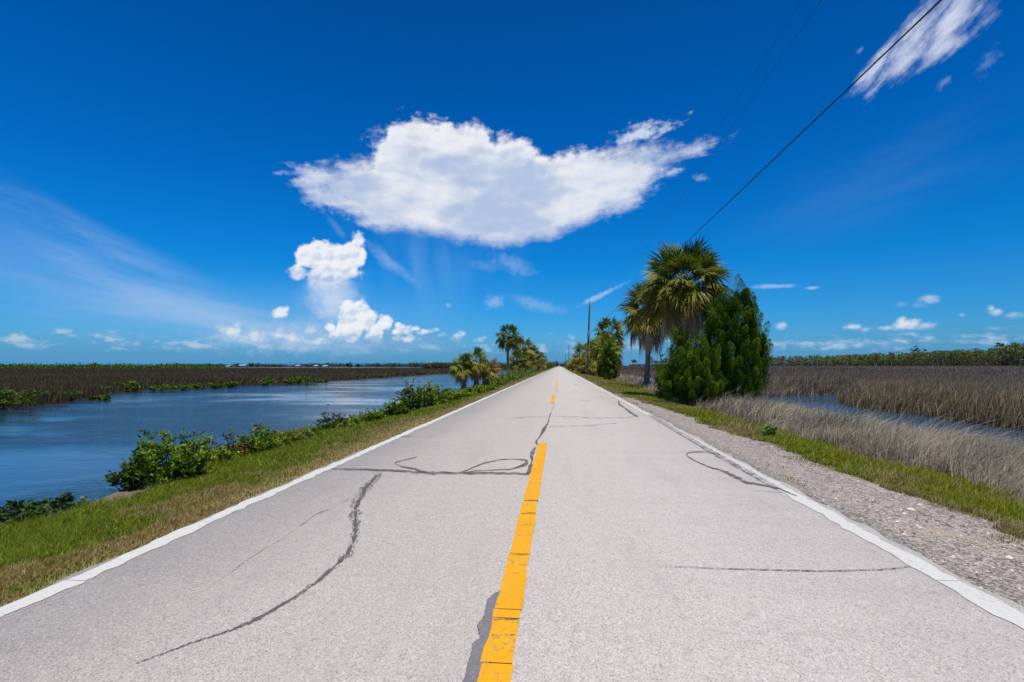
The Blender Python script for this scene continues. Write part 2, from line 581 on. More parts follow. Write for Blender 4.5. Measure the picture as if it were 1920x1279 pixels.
    e = mx(e, mx(ell(1640, 130, 75, 22, 46), ell(1770, 85, 70, 26, 30))) + sn * 2.2 + fa * 0.5 + wa * 0.9
    col = over(col, smooth(e, 0.0, 1.05) * smooth(s2, -0.30, 0.12, 0.6, 1.0) * 0.86, C(0.72, 0.77, 0.90))
    e = mx(mx(ell(1770, 155, 24, 14, 30), ell(1612, 95, 16, 8, 40)), ell(1850, 120, 70, 36, 30) - 0.3) + fa * 1.4 + sn * 1.3
    col = over(col, smooth(e, 0.1, 1.1) * 0.34, C(0.42, 0.56, 0.84))
    # --- short old vapour trails
    e = mx(ell(1128, 553, 62, 7, 25), ell(1452, 537, 50, 6, -2))
    e = mx(e, ell(1522, 540, 18, 4, 0)) + wa * 0.8 + fa * 0.8
    col = over(col, smooth(e, 0.0, 0.9) * 0.5, C(0.55, 0.70, 0.90))
    # below the horizon: dull earth colour
    col = over(col, smooth(el, -0.4, -1.2), C(0.06, 0.08, 0.08))
    put(bg.inputs[0], col)


build_sky()

# ------------------------------------------------------------------ terrain
WATER = -0.5
XS = np.array([(-30, -6), (4, -6.3), (6.1, -6.7), (9.5, -8.1), (13, -8.3), (16, -7.9), (19, -7.5), (25, -7.1), (32, -6.9), (42, -8.0), (70, -9.5), (100, -12.0), (140, -11.0), (200, -9.5), (420, -8), (4000, -8)], float)
XO = np.array([(-30, -24), (15, -25), (25, -26), (29, -28), (35, -32), (41, -34.5), (44, -30.8), (52, -30.2), (57, -29), (75, -29.2), (110, -28.2), (200, -23), (300, -19), (420, -13), (600, -9), (4000, -9)], float)
CRK = np.array([(12, -40), (12, 10), (11.8, 20), (11.8, 27), (14, 32.5), (17.6, 36.0), (21.8, 38.2)], float)
CRW = np.array([2.3, 2.3, 2.2, 2.4, 2.2, 1.15, 0.25])
CRK2 = np.array([(13.5, 31.5), (9.5, 36), (11, 60), (16, 100)], float)
CRW2 = np.array([2.0, 1.6, 1.0, 0.3])


def shore_l(y): return np.interp(y, XS[:, 0], XS[:, 1]) + (vnoise(y, y * 0, 1.7, 3) - 0.5) * 0.7
def shore_o(y): return np.interp(y, XO[:, 0], XO[:, 1]) + (vnoise(y, y * 0, 2.5, 4) - 0.5) * 1.6


def poly_dist(x, y, P, W):
    best = np.full(np.shape(x), 1e9)
    for i in range(len(P) - 1):
        a, b = P[i], P[i + 1]
        ab = b - a
        t = np.clip(((x - a[0]) * ab[0] + (y - a[1]) * ab[1]) / (ab @ ab), 0, 1)
        d = np.hypot(x - a[0] - t * ab[0], y - a[1] - t * ab[1]) - (W[i] * (1 - t) + W[i + 1] * t)
        best = np.minimum(best, d)
    return best


def creek(x, y):
    """signed distance to the creek's water edge, negative inside"""
    d = np.minimum(poly_dist(x, y, CRK, CRW), poly_dist(x, y, CRK2, CRW2))
    return d + (vnoise(x, y, 2.2, 9) - 0.5) * 0.7


def sst(a, b, v):
    t = np.clip((v - a) / (b - a), 0, 1)
    return t * t * (3 - 2 * t)


def far_pond(x, y):
    """the pale strip of open water in front of the far shore, left"""
    yy = np.maximum(y, 1)
    px = 960 + 960.0 * np.tan(np.arctan2(x, yy) + YAW)
    a = sst(350, 400, px) * (1 - sst(1000, 1030, px)) * sst(270, 285, y) * (1 - sst(560, 575, y))
    b = (1 - sst(55, 75, px)) * sst(172, 174, y) * (1 - sst(188, 190, y))
    return np.maximum(a, b)


def H(x, y):
    x, y = np.broadcast_arrays(np.asarray(x, float), np.asarray(y, float))
    xs, xo = shore_l(y), shore_o(y)
    t = np.clip((-3.5 - x) / np.maximum(-3.5 - xs, 0.5), 0, 1)
    zl = -0.02 - 0.49 * (0.35 * t + 0.65 * t * t * (3 - 2 * t))
    zl = np.where(x < xs, -0.51 - np.minimum((xs - x) * 0.16, 0.9), zl)
    m = sst(-0.8, 0.5, xo - x)
    lump = (vnoise(x, y, 3.1, 5) - 0.5) * 0.10
    zl = np.where(x < xo + 1, zl * (1 - m) + (-0.42 + lump) * m, zl)
    zl = zl + (-1.2 - zl) * far_pond(x, y)
    zl = np.where((y > 570) & (x < -12), -0.2, zl)
    zr = np.interp(x, [2.7, 2.9, 4.0, 5.2, 6.4, 12, 4000], [-0.05, -0.025, -0.05, -0.2, -0.40, -0.42, -0.42]) + (vnoise(x, y, 0.9, 6) - 0.5) * 0.06 * sst(2.9, 3.6, x)
    dist = np.hypot(x, y)
    zr = zr + sst(6, 12, x) * (lump + 0.72 * sst(45, 190, dist))
    c = creek(x, y)
    k = sst(0.55, -0.9, c)
    zr = zr * (1 - k) + (-1.1) * k
    z = np.where(x > 0, zr, zl)
    z = np.where((x > -3.45) & (x < 2.8), -0.06, z)
    return z


def H1(x, y):
    return float(H(np.array([x]), np.array([y]))[0])


def build_ground():
    xa = np.concatenate([-np.geomspace(4000, 40, 40), np.arange(-39.6, -9, 0.45), np.arange(-9, -3.5, 0.16), [-3.46, -3.44, 2.79, 2.81], np.arange(2.95, 7, 0.16), np.arange(7, 26, 0.4), np.geomspace(26, 4000, 50)])
    ya = np.concatenate([np.arange(-30, 2, 2.0), np.arange(2, 14, 0.2), np.arange(14, 64, 0.4), np.geomspace(64, 6000, 130)])
    X, Y = np.meshgrid(xa, ya)
    Z = H(X, Y)
    V = np.stack([X, Y, Z], -1).reshape(-1, 3)
    nx, ny = len(xa), len(ya)
    i = (np.arange(ny - 1)[:, None] * nx + np.arange(nx - 1)[None]).reshape(-1)
    Q = np.stack([i, i + 1, i + nx + 1, i + nx], -1)
    mb = MB()
    mb.add(V, Q)
    m, b = new_mat('ground_soil')
    p = posv()
    x, y, z = sepv(p)
    n1 = noise(p, 0.9, 5.0, 0.6)
    n2 = noise(p, 7.0, 5.0, 0.65)
    n3 = noise(p, 45.0, 3.0, 0.6)
    xw = x + (n1 - 0.5) * 1.1 + (n2 - 0.5) * 0.5
    grit = voro(p, 38.0, 'Color')
    gr, gg, gb = sepv(grit)
    gravel = mix(gr, (0.15, 0.125, 0.112), (0.43, 0.375, 0.335))
    gravel = mix(smooth(n2, 0.55, 0.75) * 0.6, gravel, (0.36, 0.28, 0.19))
    gravel = mix(smooth(n1, 0.56, 0.70) * 0.5, gravel, (0.40, 0.31, 0.22))
    gravel = mix(smooth(n3, 0.62, 0.72) * 0.7, gravel, (0.10, 0.085, 0.075))
    gravel = mix(smooth(x + (n2 - 0.5) * 0.5, 3.25, 2.85) * 0.7, gravel, mix(gr, (0.10, 0.095, 0.09), (0.27, 0.25, 0.235)))    # crumbled asphalt by the line
    turf = mix(smooth(n2, 0.35, 0.65), (0.055, 0.075, 0.018), (0.13, 0.105, 0.04))
    dry = mix(n3, (0.17, 0.13, 0.055), (0.30, 0.23, 0.12))
    mudl = mix(n2, (0.022, 0.014, 0.012), (0.050, 0.034, 0.028))
    mudr = mix(n2, (0.07, 0.055, 0.045), (0.15, 0.12, 0.095))
    sand = mix(n3, (0.10, 0.075, 0.06), (0.26, 0.18, 0.15))
    cl = mix(smooth(xw, -4.6, -3.7), turf, dry)
    cl = mix(smooth(z + (n2 - 0.5) * 0.1, -0.36, -0.46), cl, sand)
    cl = mix(smooth(x, -16.0, -18.0), cl, mudl)
    # right: gravel shoulder ends where the grass strip begins; it narrows away into the distance
    edge = lin(y, 4.0, 24.0, 4.15, 3.4)
    edge = mx(edge, 3.3)
    cr = mix(smooth(xw - edge, 0.05, 0.35), gravel, turf)
    cr = mix(smooth(y, 22.0, 30.0), cr, mix(smooth(n1, 0.4, 0.6), dry, turf))
    cr = mix(smooth(xw, 5.8, 6.8), cr, mudr)
    c = mix(smooth(x, -0.1, 0.1), cl, cr)
    put(b.inputs['Base Color'], c)
    b.inputs['Roughness'].default_value = 0.95
    b.inputs['Specular IOR Level'].default_value = 0.1
    bump(n3 * 0.6 + gr * 0.6 + n2, 0.9, 0.03, b)
    tag(mb.build('ground', m, smooth=True), kind='structure')


build_ground()


def build_water():
    m, b = new_mat('marsh_water')
    p = posv()
    x, y, z = sepv(p)
    put(b.inputs['Base Color'], (0.015, 0.045, 0.085))
    b.inputs['Roughness'].default_value = 0.06
    b.inputs['IOR'].default_value = 1.333
    ruf = smooth(noise(V3(x * 0.10, y * 0.16), 1.0, 3.0, 0.5), 0.40, 0.60, 0.10, 1.25)
    r1 = noise(V3(x * 1.0 + y * 0.25, y * 2.1), 1.5, 4.0, 0.6, 0.4)
    r2 = noise(V3(x * 1.0 - y * 0.3, y * 1.6 + 9.0), 4.2, 4.0, 0.65, 0.5)
    bump((r1 * 0.68 + r2 * 0.36) * ruf, 0.8, 0.10, b)
    mb = MB()
    mb.add([(-9000, -60, WATER), (9000, -60, WATER), (9000, 12000, WATER), (-9000, 12000, WATER)], [[0, 1, 2, 3]])
    tag(mb.build('water', m), kind='structure')


build_water()

# ------------------------------------------------------------------ road
XL, XR = -3.47, 2.86


def build_road():
    m, b = new_mat('road_asphalt')
    p = posv()
    x, y, z = sepv(p)
    big = noise(V3(x, y * 0.45), 0.7, 4.0, 0.55)
    mid = noise(p, 9.0, 4.0, 0.6)
    ag = voro(p, 95.0, 'Color')
    a1, a2, a3 = sepv(ag)
    ag2 = voro(p, 210.0, 'Color')
    c1, c2, c3 = sepv(ag2)
    left = mix(big, (0.455, 0.403, 0.348), (0.465, 0.428, 0.382))
    right = mix(big, (0.450, 0.424, 0.392), (0.485, 0.456, 0.422))
    base = mix(smooth(x + (mid - 0.5) * 0.3, -0.75, 0.05), left, right)
    # grey outer edge of the left lane, wheel paths a little smoother and paler
    base = mix(smooth(x + (big - 0.5) * 0.8, -2.2, -3.1) * 0.5, base, (0.36, 0.345, 0.32))
    wp = smooth(M('ABSOLUTE', M('ABSOLUTE', x + 0.32) - 1.55 + (big - 0.5) * 0.5), 0.7, 0.1)
    base = mix(wp * 0.30, base, (0.50, 0.475, 0.45))
    base = mix(smooth(mid, 0.30, 0.75) * 0.35, base, (0.35, 0.315, 0.295))
    base = mix(smooth(a1, 0.30, 1.0) * 0.70, base, mix(a2, (0.25, 0.205, 0.18), (0.66, 0.61, 0.55)))
    base = mix(smooth(c1, 0.80, 0.92) * 0.6, base, (0.17, 0.145, 0.135))
    base = mix(smooth(c2, 0.93, 0.97) * 0.7, base, (0.08, 0.07, 0.07))
    base = mix(smooth(a3, 0.95, 0.99) * 0.3, base, (0.42, 0.25, 0.19))
    st = noise(V3(x * 1.0, y * 0.12), 1.6, 5.0, 0.65)
    base = mix(smooth(st, 0.50, 0.70) * 0.42, base, (0.33, 0.31, 0.29))
    sp = noise(p, 2.6, 6.0, 0.7)
    base = mix(smooth(sp, 0.60, 0.74) * 0.45, base, (0.27, 0.25, 0.235))
    base = mix(smooth(sp, 0.36, 0.24) * 0.35, base, (0.55, 0.53, 0.50))
    put(b.inputs['Base Color'], base)
    b.inputs['Roughness'].default_value = 0.9
    b.inputs['Specular IOR Level'].default_value = 0.15
    bump(c1 * 0.5 + a1, 0.55, 0.006, b)
    ys = np.concatenate([np.arange(-12, 30, 0.12), np.arange(30, 80, 0.5), np.geomspace(80, 700, 60)])
    le = XL - 0.02 + (vnoise(ys, ys * 0, 0.35, 1) - 0.5) * 0.07 + (vnoise(ys, ys * 0, 2.0, 2) - 0.5) * 0.05
    re = XR + (vnoise(ys, ys * 0, 0.3, 3) - 0.5) * 0.08 + (vnoise(ys, ys * 0, 1.6, 4) - 0.5) * 0.08
    n = len(ys)
    V = np.concatenate([np.stack([le, ys, np.full(n, -0.09)], 1), np.stack([le + 0.02, ys, np.zeros(n)], 1), np.stack([np.full(n, -0.3), ys, np.zeros(n)], 1),
                        np.stack([re - 0.02, ys, np.zeros(n)], 1), np.stack([re, ys, np.full(n, -0.09)], 1)])
    i = np.arange(n - 1)
    Q = np.concatenate([np.stack([k * n + i, (k + 1) * n + i, (k + 1) * n + i + 1, k * n + i + 1], 1) for k in range(4)])
    mb = MB()
    mb.add(V, Q)
    tag(mb.build('road', m), kind='structure')


build_road()


def paint_mat(name, c1, c2, wear, dark=(0.30, 0.28, 0.265), scale=1.0):
    m, b = new_mat(name)
    p = posv()
    n1 = noise(p, 30.0 * scale, 5.0, 0.7)
    n2 = noise(p, 3.0 * scale, 4.0, 0.6)
    ag = voro(p, 170.0, 'Color')
    a, _, _ = sepv(ag)
    c = mix(n2, c1, c2)
    c = mix(smooth(a, 0.65, 1.0) * 0.34, c, dark)
    c = mix(smooth(n1 + (n2 - 0.5) * 0.5, 0.66 - wear * 0.16, 0.74 - wear * 0.12), c, dark)
    x, y, z = sepv(p)
    sc_ = noise(V3(x * 9.0, y * 1.3), 2.0, 6.0, 0.7)
    c = mix(smooth(sc_, 0.56, 0.70) * (0.25 + wear * 0.3), c, dark)
    c = mix(smooth(n1, 0.36, 0.26) * 0.25, c, dark)
    put(b.inputs['Base Color'], c)
    b.inputs['Roughness'].default_value = 0.75
    b.inputs['Specular IOR Level'].default_value = 0.2
    bump(a + n1, 0.35, 0.004, b)
    return m


MAT_WHITE = paint_mat('road_paint_white', (0.46, 0.455, 0.43), (0.54, 0.535, 0.505), 0.62, (0.38, 0.355, 0.325))
MAT_WHITE_WORN = paint_mat('road_paint_white_worn', (0.45, 0.44, 0.415), (0.53, 0.52, 0.49), 1.05, (0.37, 0.35, 0.33))
MAT_YELLOW = paint_mat('road_paint_yellow', (0.55, 0.240, 0.004), (0.74, 0.365, 0.006), 0.6, (0.40, 0.225, 0.05), 0.8)
MAT_YELLOW_WORN = paint_mat('road_paint_yellow_worn', (0.62, 0.30, 0.03), (0.70, 0.36, 0.05), 0.85, (0.40, 0.36, 0.32), 0.8)


def strip(name, xf, y0, y1, w, mat, z, rag=0.012, step=0.05, seed=0):
    ys = [y0]
    while ys[-1] < y1:
        ys.append(min(y1, ys[-1] + max(step, ys[-1] * 0.006)))
    ys = np.array(ys)
    fade = 1 / (1 + np.maximum(ys, 0) * 0.02)
    r1 = (vnoise(ys, ys * 0, 0.11, seed) - 0.5) * rag * 2 + (vnoise(ys, ys * 0, 0.5, seed + 1) - 0.5) * rag * 2
    r2 = (vnoise(ys, ys * 0, 0.11, seed + 2) - 0.5) * rag * 2 + (vnoise(ys, ys * 0, 0.5, seed + 3) - 0.5) * rag * 2
    n = len(ys)
    V = np.concatenate([np.stack([xf - w / 2 + r1 * fade, ys, np.full(n, z)], 1), np.stack([xf + w / 2 + r2 * fade, ys, np.full(n, z)], 1)])
    i = np.arange(n - 1)
    mb = MB()
    mb.add(V, np.stack([i, n + i, n + i + 1, i + 1], 1))
    return tag(mb.build(name, mat), kind='structure')


# white edge lines: short laid lengths with hairline joints where the paint has cracked across
for side, xc, mat in ((0, -3.375, MAT_WHITE), (1, 2.70, MAT_WHITE)):
    cuts = [-8.0, 1.2, 3.35, 4.7, 5.6, 7.4, 9.9, 14.0, 30.0, 90.0, 690.0] if side == 0 else [-8.0, 2.9, 3.9, 6.6, 16.5, 40.0, 100.0, 690.0]
    for k in range(len(cuts) - 1):
        mm = MAT_WHITE_WORN if (side == 1 and 4.9 <= cuts[k] < 30) else mat
        strip('edge_line', xc + random.uniform(-0.012, 0.012), cuts[k] + 0.006, cuts[k + 1], 0.150, mm, 0.004, 0.022, seed=20 + k + side * 50)

# centre dashes
XC = -0.318
yel_cuts = [-2.0, 2.62, 3.08, 3.19, 4.12, 5.72, 9.95]
for k in range(len(yel_cuts) - 1):
    strip('centre_line', XC + 0.002 * (k % 2), yel_cuts[k] + 0.008, yel_cuts[k + 1], 0.160 + 0.003 * (k % 3), MAT_YELLOW, 0.0105, 0.006, seed=90 + k)
strip('centre_line', -0.26, 20.6, 26.2, 0.155, MAT_YELLOW, 0.0105, 0.02, seed=99)
for a, c, w in ((29.5, 33.0, 0.13), (34.5, 36.5, 0.1), (37.5, 43.0, 0.14), (45.0, 52.0, 0.1), (60, 75, 0.12), (95, 115, 0.12)):
    strip('centre_line', -0.20 + random.uniform(-0.04, 0.04), a, c, w, MAT_YELLOW_WORN, 0.0105, 0.035, seed=int(a))


def tar_mat(name, c1, c2, gaps, sc=85.0):
    m, b = new_mat(name)
    p = posv()
    x, y, z = sepv(p)
    n1 = noise(V3(x, y * 0.6), sc, 4.0, 0.8)
    n2 = noise(p, 6.0, 3.0, 0.6)
    ca, cb2, _ = sepv(voro(p, 120.0, 'Color'))
    cc = mix(n2, c1, c2)
    cc = mix(smooth(ca, 0.55, 1.0) * 0.55, cc, mix(cb2, (0.03, 0.028, 0.03), (0.34, 0.31, 0.29)))
    put(b.inputs['Base Color'], cc)
    bump(ca, 0.5, 0.005, b)
    b.inputs['Roughness'].default_value = 0.7
    t = NT.nodes.new('ShaderNodeBsdfTransparent')
    ms = NT.nodes.new('ShaderNodeMixShader')
    put(ms.inputs[0], smooth(n1 + (n2 - 0.5) * 0.35, 0.60 - gaps * 0.2, 0.70 - gaps * 0.2))
    NT.links.new(b.outputs[0], ms.inputs[1])
    NT.links.new(t.outputs[0], ms.inputs[2])
    NT.links.new(ms.outputs[0], NT.nodes['Material Output'].inputs[0])
    return m


MAT_TAR = tar_mat('tar_seal', (0.045, 0.042, 0.045), (0.095, 0.088, 0.088), 0.62)
MAT_TAR_THIN = tar_mat('tar_seal_worn', (0.075, 0.070, 0.068), (0.15, 0.138, 0.13), 0.95)
MAT_TAR_WIDE = tar_mat('tar_seal_wide', (0.085, 0.080, 0.080), (0.20, 0.185, 0.175), 0.95, 40.0)
MAT_PATCH = tar_mat('tar_patch', (0.125, 0.115, 0.125), (0.18, 0.165, 0.17), -0.15)
ZT = [0.0045]


def seam(name, pts, mat, z=None, jag=0.25, sub=14):
    """a poured tar seam along measured road points (x px, y px, width px), laid on the asphalt"""
    if z is None:
        ZT[0] += 0.00016
        z = ZT[0]
    P = np.array([(p[0], p[1], p[2]) for p in pts], float)
    # smooth resample along the centreline
    s = np.concatenate([[0], np.cumsum(np.hypot(*np.diff(P[:, :2], axis=0).T))])
    n = max(8, int(s[-1] / 3.0))
    t = np.linspace(0, s[-1], n)
    Q = np.stack([np.interp(t, s, P[:, k]) for k in range(3)], 1)
    for _ in range(3):
        Q[1:-1] = (Q[:-2] + 2 * Q[1:-1] + Q[2:]) / 4
    sd_ = random.uniform(0, 100)
    tan = np.gradient(Q[:, :2], axis=0)
    tan /= np.linalg.norm(tan, axis=1)[:, None] + 1e-9
    nn = np.stack([-tan[:, 1], tan[:, 0]], 1)
    a = Q[:, 2] * 0.34
    wob = (vnoise(t, t * 0 + sd_, 9, 1) - 0.5) * a * 0.9
    l = a * (1 + (vnoise(t, t * 0 + sd_, 5, 2) - 0.5) * 2 * jag + (vnoise(t, t * 0 + sd_, 17, 3) - 0.5) * jag) + wob
    r = a * (1 + (vnoise(t, t * 0 + sd_, 5, 4) - 0.5) * 2 * jag + (vnoise(t, t * 0 + sd_, 17, 5) - 0.5) * jag) - wob
    L_ = [gp(*(Q[i, :2] + nn[i] * max(l[i], 0.3)), z) for i in range(n)]
    R2 = [gp(*(Q[i, :2] - nn[i] * max(r[i], 0.3)), z) for i in range(n)]
    V = [(x, y, z) for x, y in L_] + [(x, y, z) for x, y in R2]
    i = np.arange(n - 1)
    mb = MB()
    mb.add(V, np.stack([i, n + i, n + i + 1, i + 1], 1))
    return tag(mb.build(name, mat), kind='structure')


def build_cracks():
    t = 'tar_seam'
    seam(t, [(622, 879, 4), (700, 881, 5), (760, 884, 6), (800, 886, 7), (850, 887, 6), (900, 887, 6), (960, 888, 6), (992, 888, 7)], MAT_TAR)
    seam(t, [(713, 886, 15), (702, 898, 19), (688, 911, 22), (673, 933, 25), (667, 950, 26), (665, 968, 24), (668, 990, 22), (664, 1015, 20), (655, 1035, 18), (632, 1058, 14), (600, 1085, 11), (555, 1118, 10), (500, 1150, 9), (462, 1169, 10), (438, 1179, 8)], MAT_TAR_WIDE, jag=0.3)
    seam(t, [(667, 950, 9), (665, 968, 10), (668, 990, 8), (662, 1018, 8), (650, 1040, 8), (632, 1058, 6), (600, 1085, 6), (555, 1118, 5), (500, 1150, 5), (462, 1169, 6), (438, 1179, 6), (405, 1190, 4), (370, 1201, 4), (340, 1212, 3.4), (300, 1227, 2.6), (255, 1243, 2)], MAT_TAR, jag=0.6)
    seam(t, [(705, 892, 7), (690, 909, 8), (676, 932, 12), (669, 950, 8)], MAT_TAR, jag=0.6)
    seam(t, [(661, 928, 2.5), (645, 942, 2), (620, 953, 2), (590, 965, 2.5), (565, 985, 2.5), (540, 1003, 2.5), (505, 1024, 2), (470, 1045, 2), (430, 1075, 1.6), (400, 1095, 1.4)], MAT_TAR_THIN, jag=0.5)
    seam(t, [(782, 857, 2.5), (760, 862, 2.5), (738, 868, 3), (752, 875, 3.5), (775, 878, 5), (790, 884, 5), (815, 888, 4)], MAT_TAR)
    seam(t, [(862, 887, 2.5), (880, 879, 3), (905, 869, 3.5), (935, 862, 3), (968, 860, 3.5), (985, 863, 5), (990, 866, 8), (982, 873, 8), (960, 879, 3.5), (930, 881, 2.5), (890, 883, 2.5), (866, 887, 2)], MAT_TAR)
    seam(t, [(795, 888, 4), (822, 889, 4), (850, 886, 3)], MAT_TAR_THIN)
    seam(t, [(1033, 774, 3), (1029, 788, 2.6), (1026, 797, 4), (1020, 803, 8), (1016, 813, 10), (1013, 821, 6), (1003, 826, 6), (1006, 831, 5), (1011, 836, 6)], MAT_TAR, jag=0.5)
    seam(t, [(1003, 838, 7), (999, 846, 14), (998, 853, 10), (998, 862, 6), (995, 874, 9), (991, 888, 10)], MAT_TAR, jag=0.5)
    seam(t, [(962, 784, 2.2), (985, 782, 2), (1030, 780.5, 1.8), (1060, 781, 1.6), (1120, 784, 1.8), (1170, 783, 1.8), (1197, 780, 2.4)], MAT_TAR_THIN)
    seam(t, [(1028, 800, 2.6), (1060, 799, 2.2), (1100, 798, 1.8), (1130, 796, 1.8), (1157, 793, 2)], MAT_TAR_THIN)
    seam(t, [(1160, 751, 2), (1159, 757, 6), (1166, 762, 4), (1174, 767, 4), (1183, 773, 5), (1190, 779, 3), (1196, 781, 4)], MAT_TAR, jag=0.5)
    seam(t, [(1040, 742, 1.4), (1038, 757, 1.4), (1034, 772, 2)], MAT_TAR_THIN)
    seam(t, [(1341, 856, 3.5), (1352, 852, 2), (1330, 848, 2.4), (1305, 846.5, 2.6), (1288, 848.5, 3.5), (1285, 853, 4), (1296, 860, 3), (1312, 868, 2.6), (1338, 878, 3)], MAT_TAR, jag=0.4)
    seam(t, [(1338, 878, 3), (1352, 881, 4), (1366, 887, 8), (1380, 895, 9), (1398, 904, 7), (1420, 908, 5), (1444, 911, 5)], MAT_TAR)
    seam(t, [(1444, 911, 5), (1462, 917, 4), (1480, 924, 3), (1494, 930, 2)], MAT_TAR)
    seam(t, [(1416, 919, 1.6), (1440, 921, 1.8), (1470, 924, 2)], MAT_TAR_THIN)
    seam(t, [(1238, 1061, 1.0), (1300, 1063, 1.6), (1360, 1066, 2), (1450, 1068, 2.4), (1540, 1070, 2.8), (1600, 1069, 2.6), (1650, 1067.5, 2.8), (1690, 1064, 2.6), (1708, 1061, 2)], MAT_TAR, jag=0.5)
    seam(t, [(752, 818, 2), (775, 818, 3), (766, 815, 2)], MAT_TAR_THIN)
    seam(t, [(1084, 750, 1.2), (1108, 752, 1.8)], MAT_TAR_THIN)
    seam(t, [(1076, 720, 1.4), (1084, 722, 2.4)], MAT_TAR_THIN)
    # dark hairlines along the worn right edge line
    for k in range(4):
        o = k * 2.2
        seam('road_crack', [(1215 + o, 778, 1.0), (1262 + o * 1.4, 806, 1.4), (1330 + o * 1.8, 847, 1.6), (1400 + o * 2, 886, 1.8), (1455 + o * 2.2, 918, 1.4)], MAT_TAR_THIN if k % 2 else MAT_TAR, z=0.0092 + k * 0.0003, jag=0.8)
    # tar patch beside the nearest dash
    L_ = [(938, 1106), (926, 1112), (914, 1126), (909, 1145), (905, 1158), (896, 1172), (897, 1186), (900, 1196), (888, 1206), (884, 1212), (882, 1228), (877, 1245), (872, 1262), (866, 1279), (862, 1300)]
    R3 = [(941, 1107), (939, 1113), (937, 1127), (935, 1146), (933, 1159), (930, 1173), (927, 1187), (925, 1197), (923, 1207), (922, 1213), (919, 1229), (916, 1246), (913, 1263), (910, 1280), (906, 1301)]
    A = []
    for (a, c) in zip(L_, R3):
        A.append((a, c))
    V, n = [], 0
    ll, rr = [], []
    for k in range(len(A) - 1):
        for f in np.linspace(0, 1, 6, endpoint=False):
            jx = random.uniform(-1.2, 1.2) + 1.6 * math.sin(k * 2.1 + f * 4.0)
            ll.append((A[k][0][0] * (1 - f) + A[k + 1][0][0] * f + jx, A[k][0][1] * (1 - f) + A[k + 1][0][1] * f))
            rr.append((A[k][1][0] * (1 - f) + A[k + 1][1][0] * f, A[k][1][1] * (1 - f) + A[k + 1][1][1] * f))
    n = len(ll)
    V = [(*gp(*p, 0.0088), 0.0088) for p in ll] + [(*gp(*p, 0.0088), 0.0088) for p in rr]
    i = np.arange(n - 1)
    mb = MB()
    mb.add(V, np.stack([i, n + i, n + i + 1, i + 1], 1))
    tag(mb.build('tar_patch', MAT_PATCH), kind='structure')
    # cracks across the yellow paint
    for yy, wd, x0, x1 in ((938, 2.4, 984, 1009), (962, 2, 978, 1004), (1003, 1.6, 970, 996), (1040, 2.6, 955, 990), (1075, 1.5, 958, 974), (1161, 3.2, 925, 972), (1190, 2.4, 922, 966), (1132, 1.6, 930, 960), (984, 1.4, 974, 998), (906, 1.5, 992, 1013), (880, 1.4, 996, 1017), (1232, 1.8, 930, 952), (1215, 1.5, 940, 944)):
        seam('road_crack', [(x0, yy + 1, wd), ((x0 + x1) / 2, yy - 0.5, wd), (x1, yy, wd)], MAT_TAR_THIN if wd < 2 else MAT_TAR, z=0.0125, jag=0.6)


build_cracks()

# ------------------------------------------------------------------ grass, rushes, gravel (nobody could count them)
MAT_GRASS = leaf_mat('grass_blade', 0.35, 0.55, 0.2)
MAT_RUSH = leaf_mat('rush_blade', 0.2, 0.7, 0.12, (1.1, 1.0, 0.85))


def wedge(n, y0, y1, k, a0=-1.34, a1=0.98):
    """random ground points over the field of view, denser near by"""
    u = rng.random(n)
    if abs(k - 1) < 1e-6:
        y = y0 * (y1 / y0) ** u
    else:
        y = (y0 ** (1 - k) + u * (y1 ** (1 - k) - y0 ** (1 - k))) ** (1 / (1 - k))
    a = rng.uniform(a0, a1, n)
    return a * y, y


def keep(m, *arrs):
    return [q[m] for q in arrs]


def palette(cols, n, idx=None, jit=0.18):
    cols = np.array(cols)
    i = rng.integers(0, len(cols), n) if idx is None else idx
    return cols[i] * rng.uniform(1 - jit, 1 + jit, (n, 1)) * rng.uniform(0.94, 1.06, (n, 3))


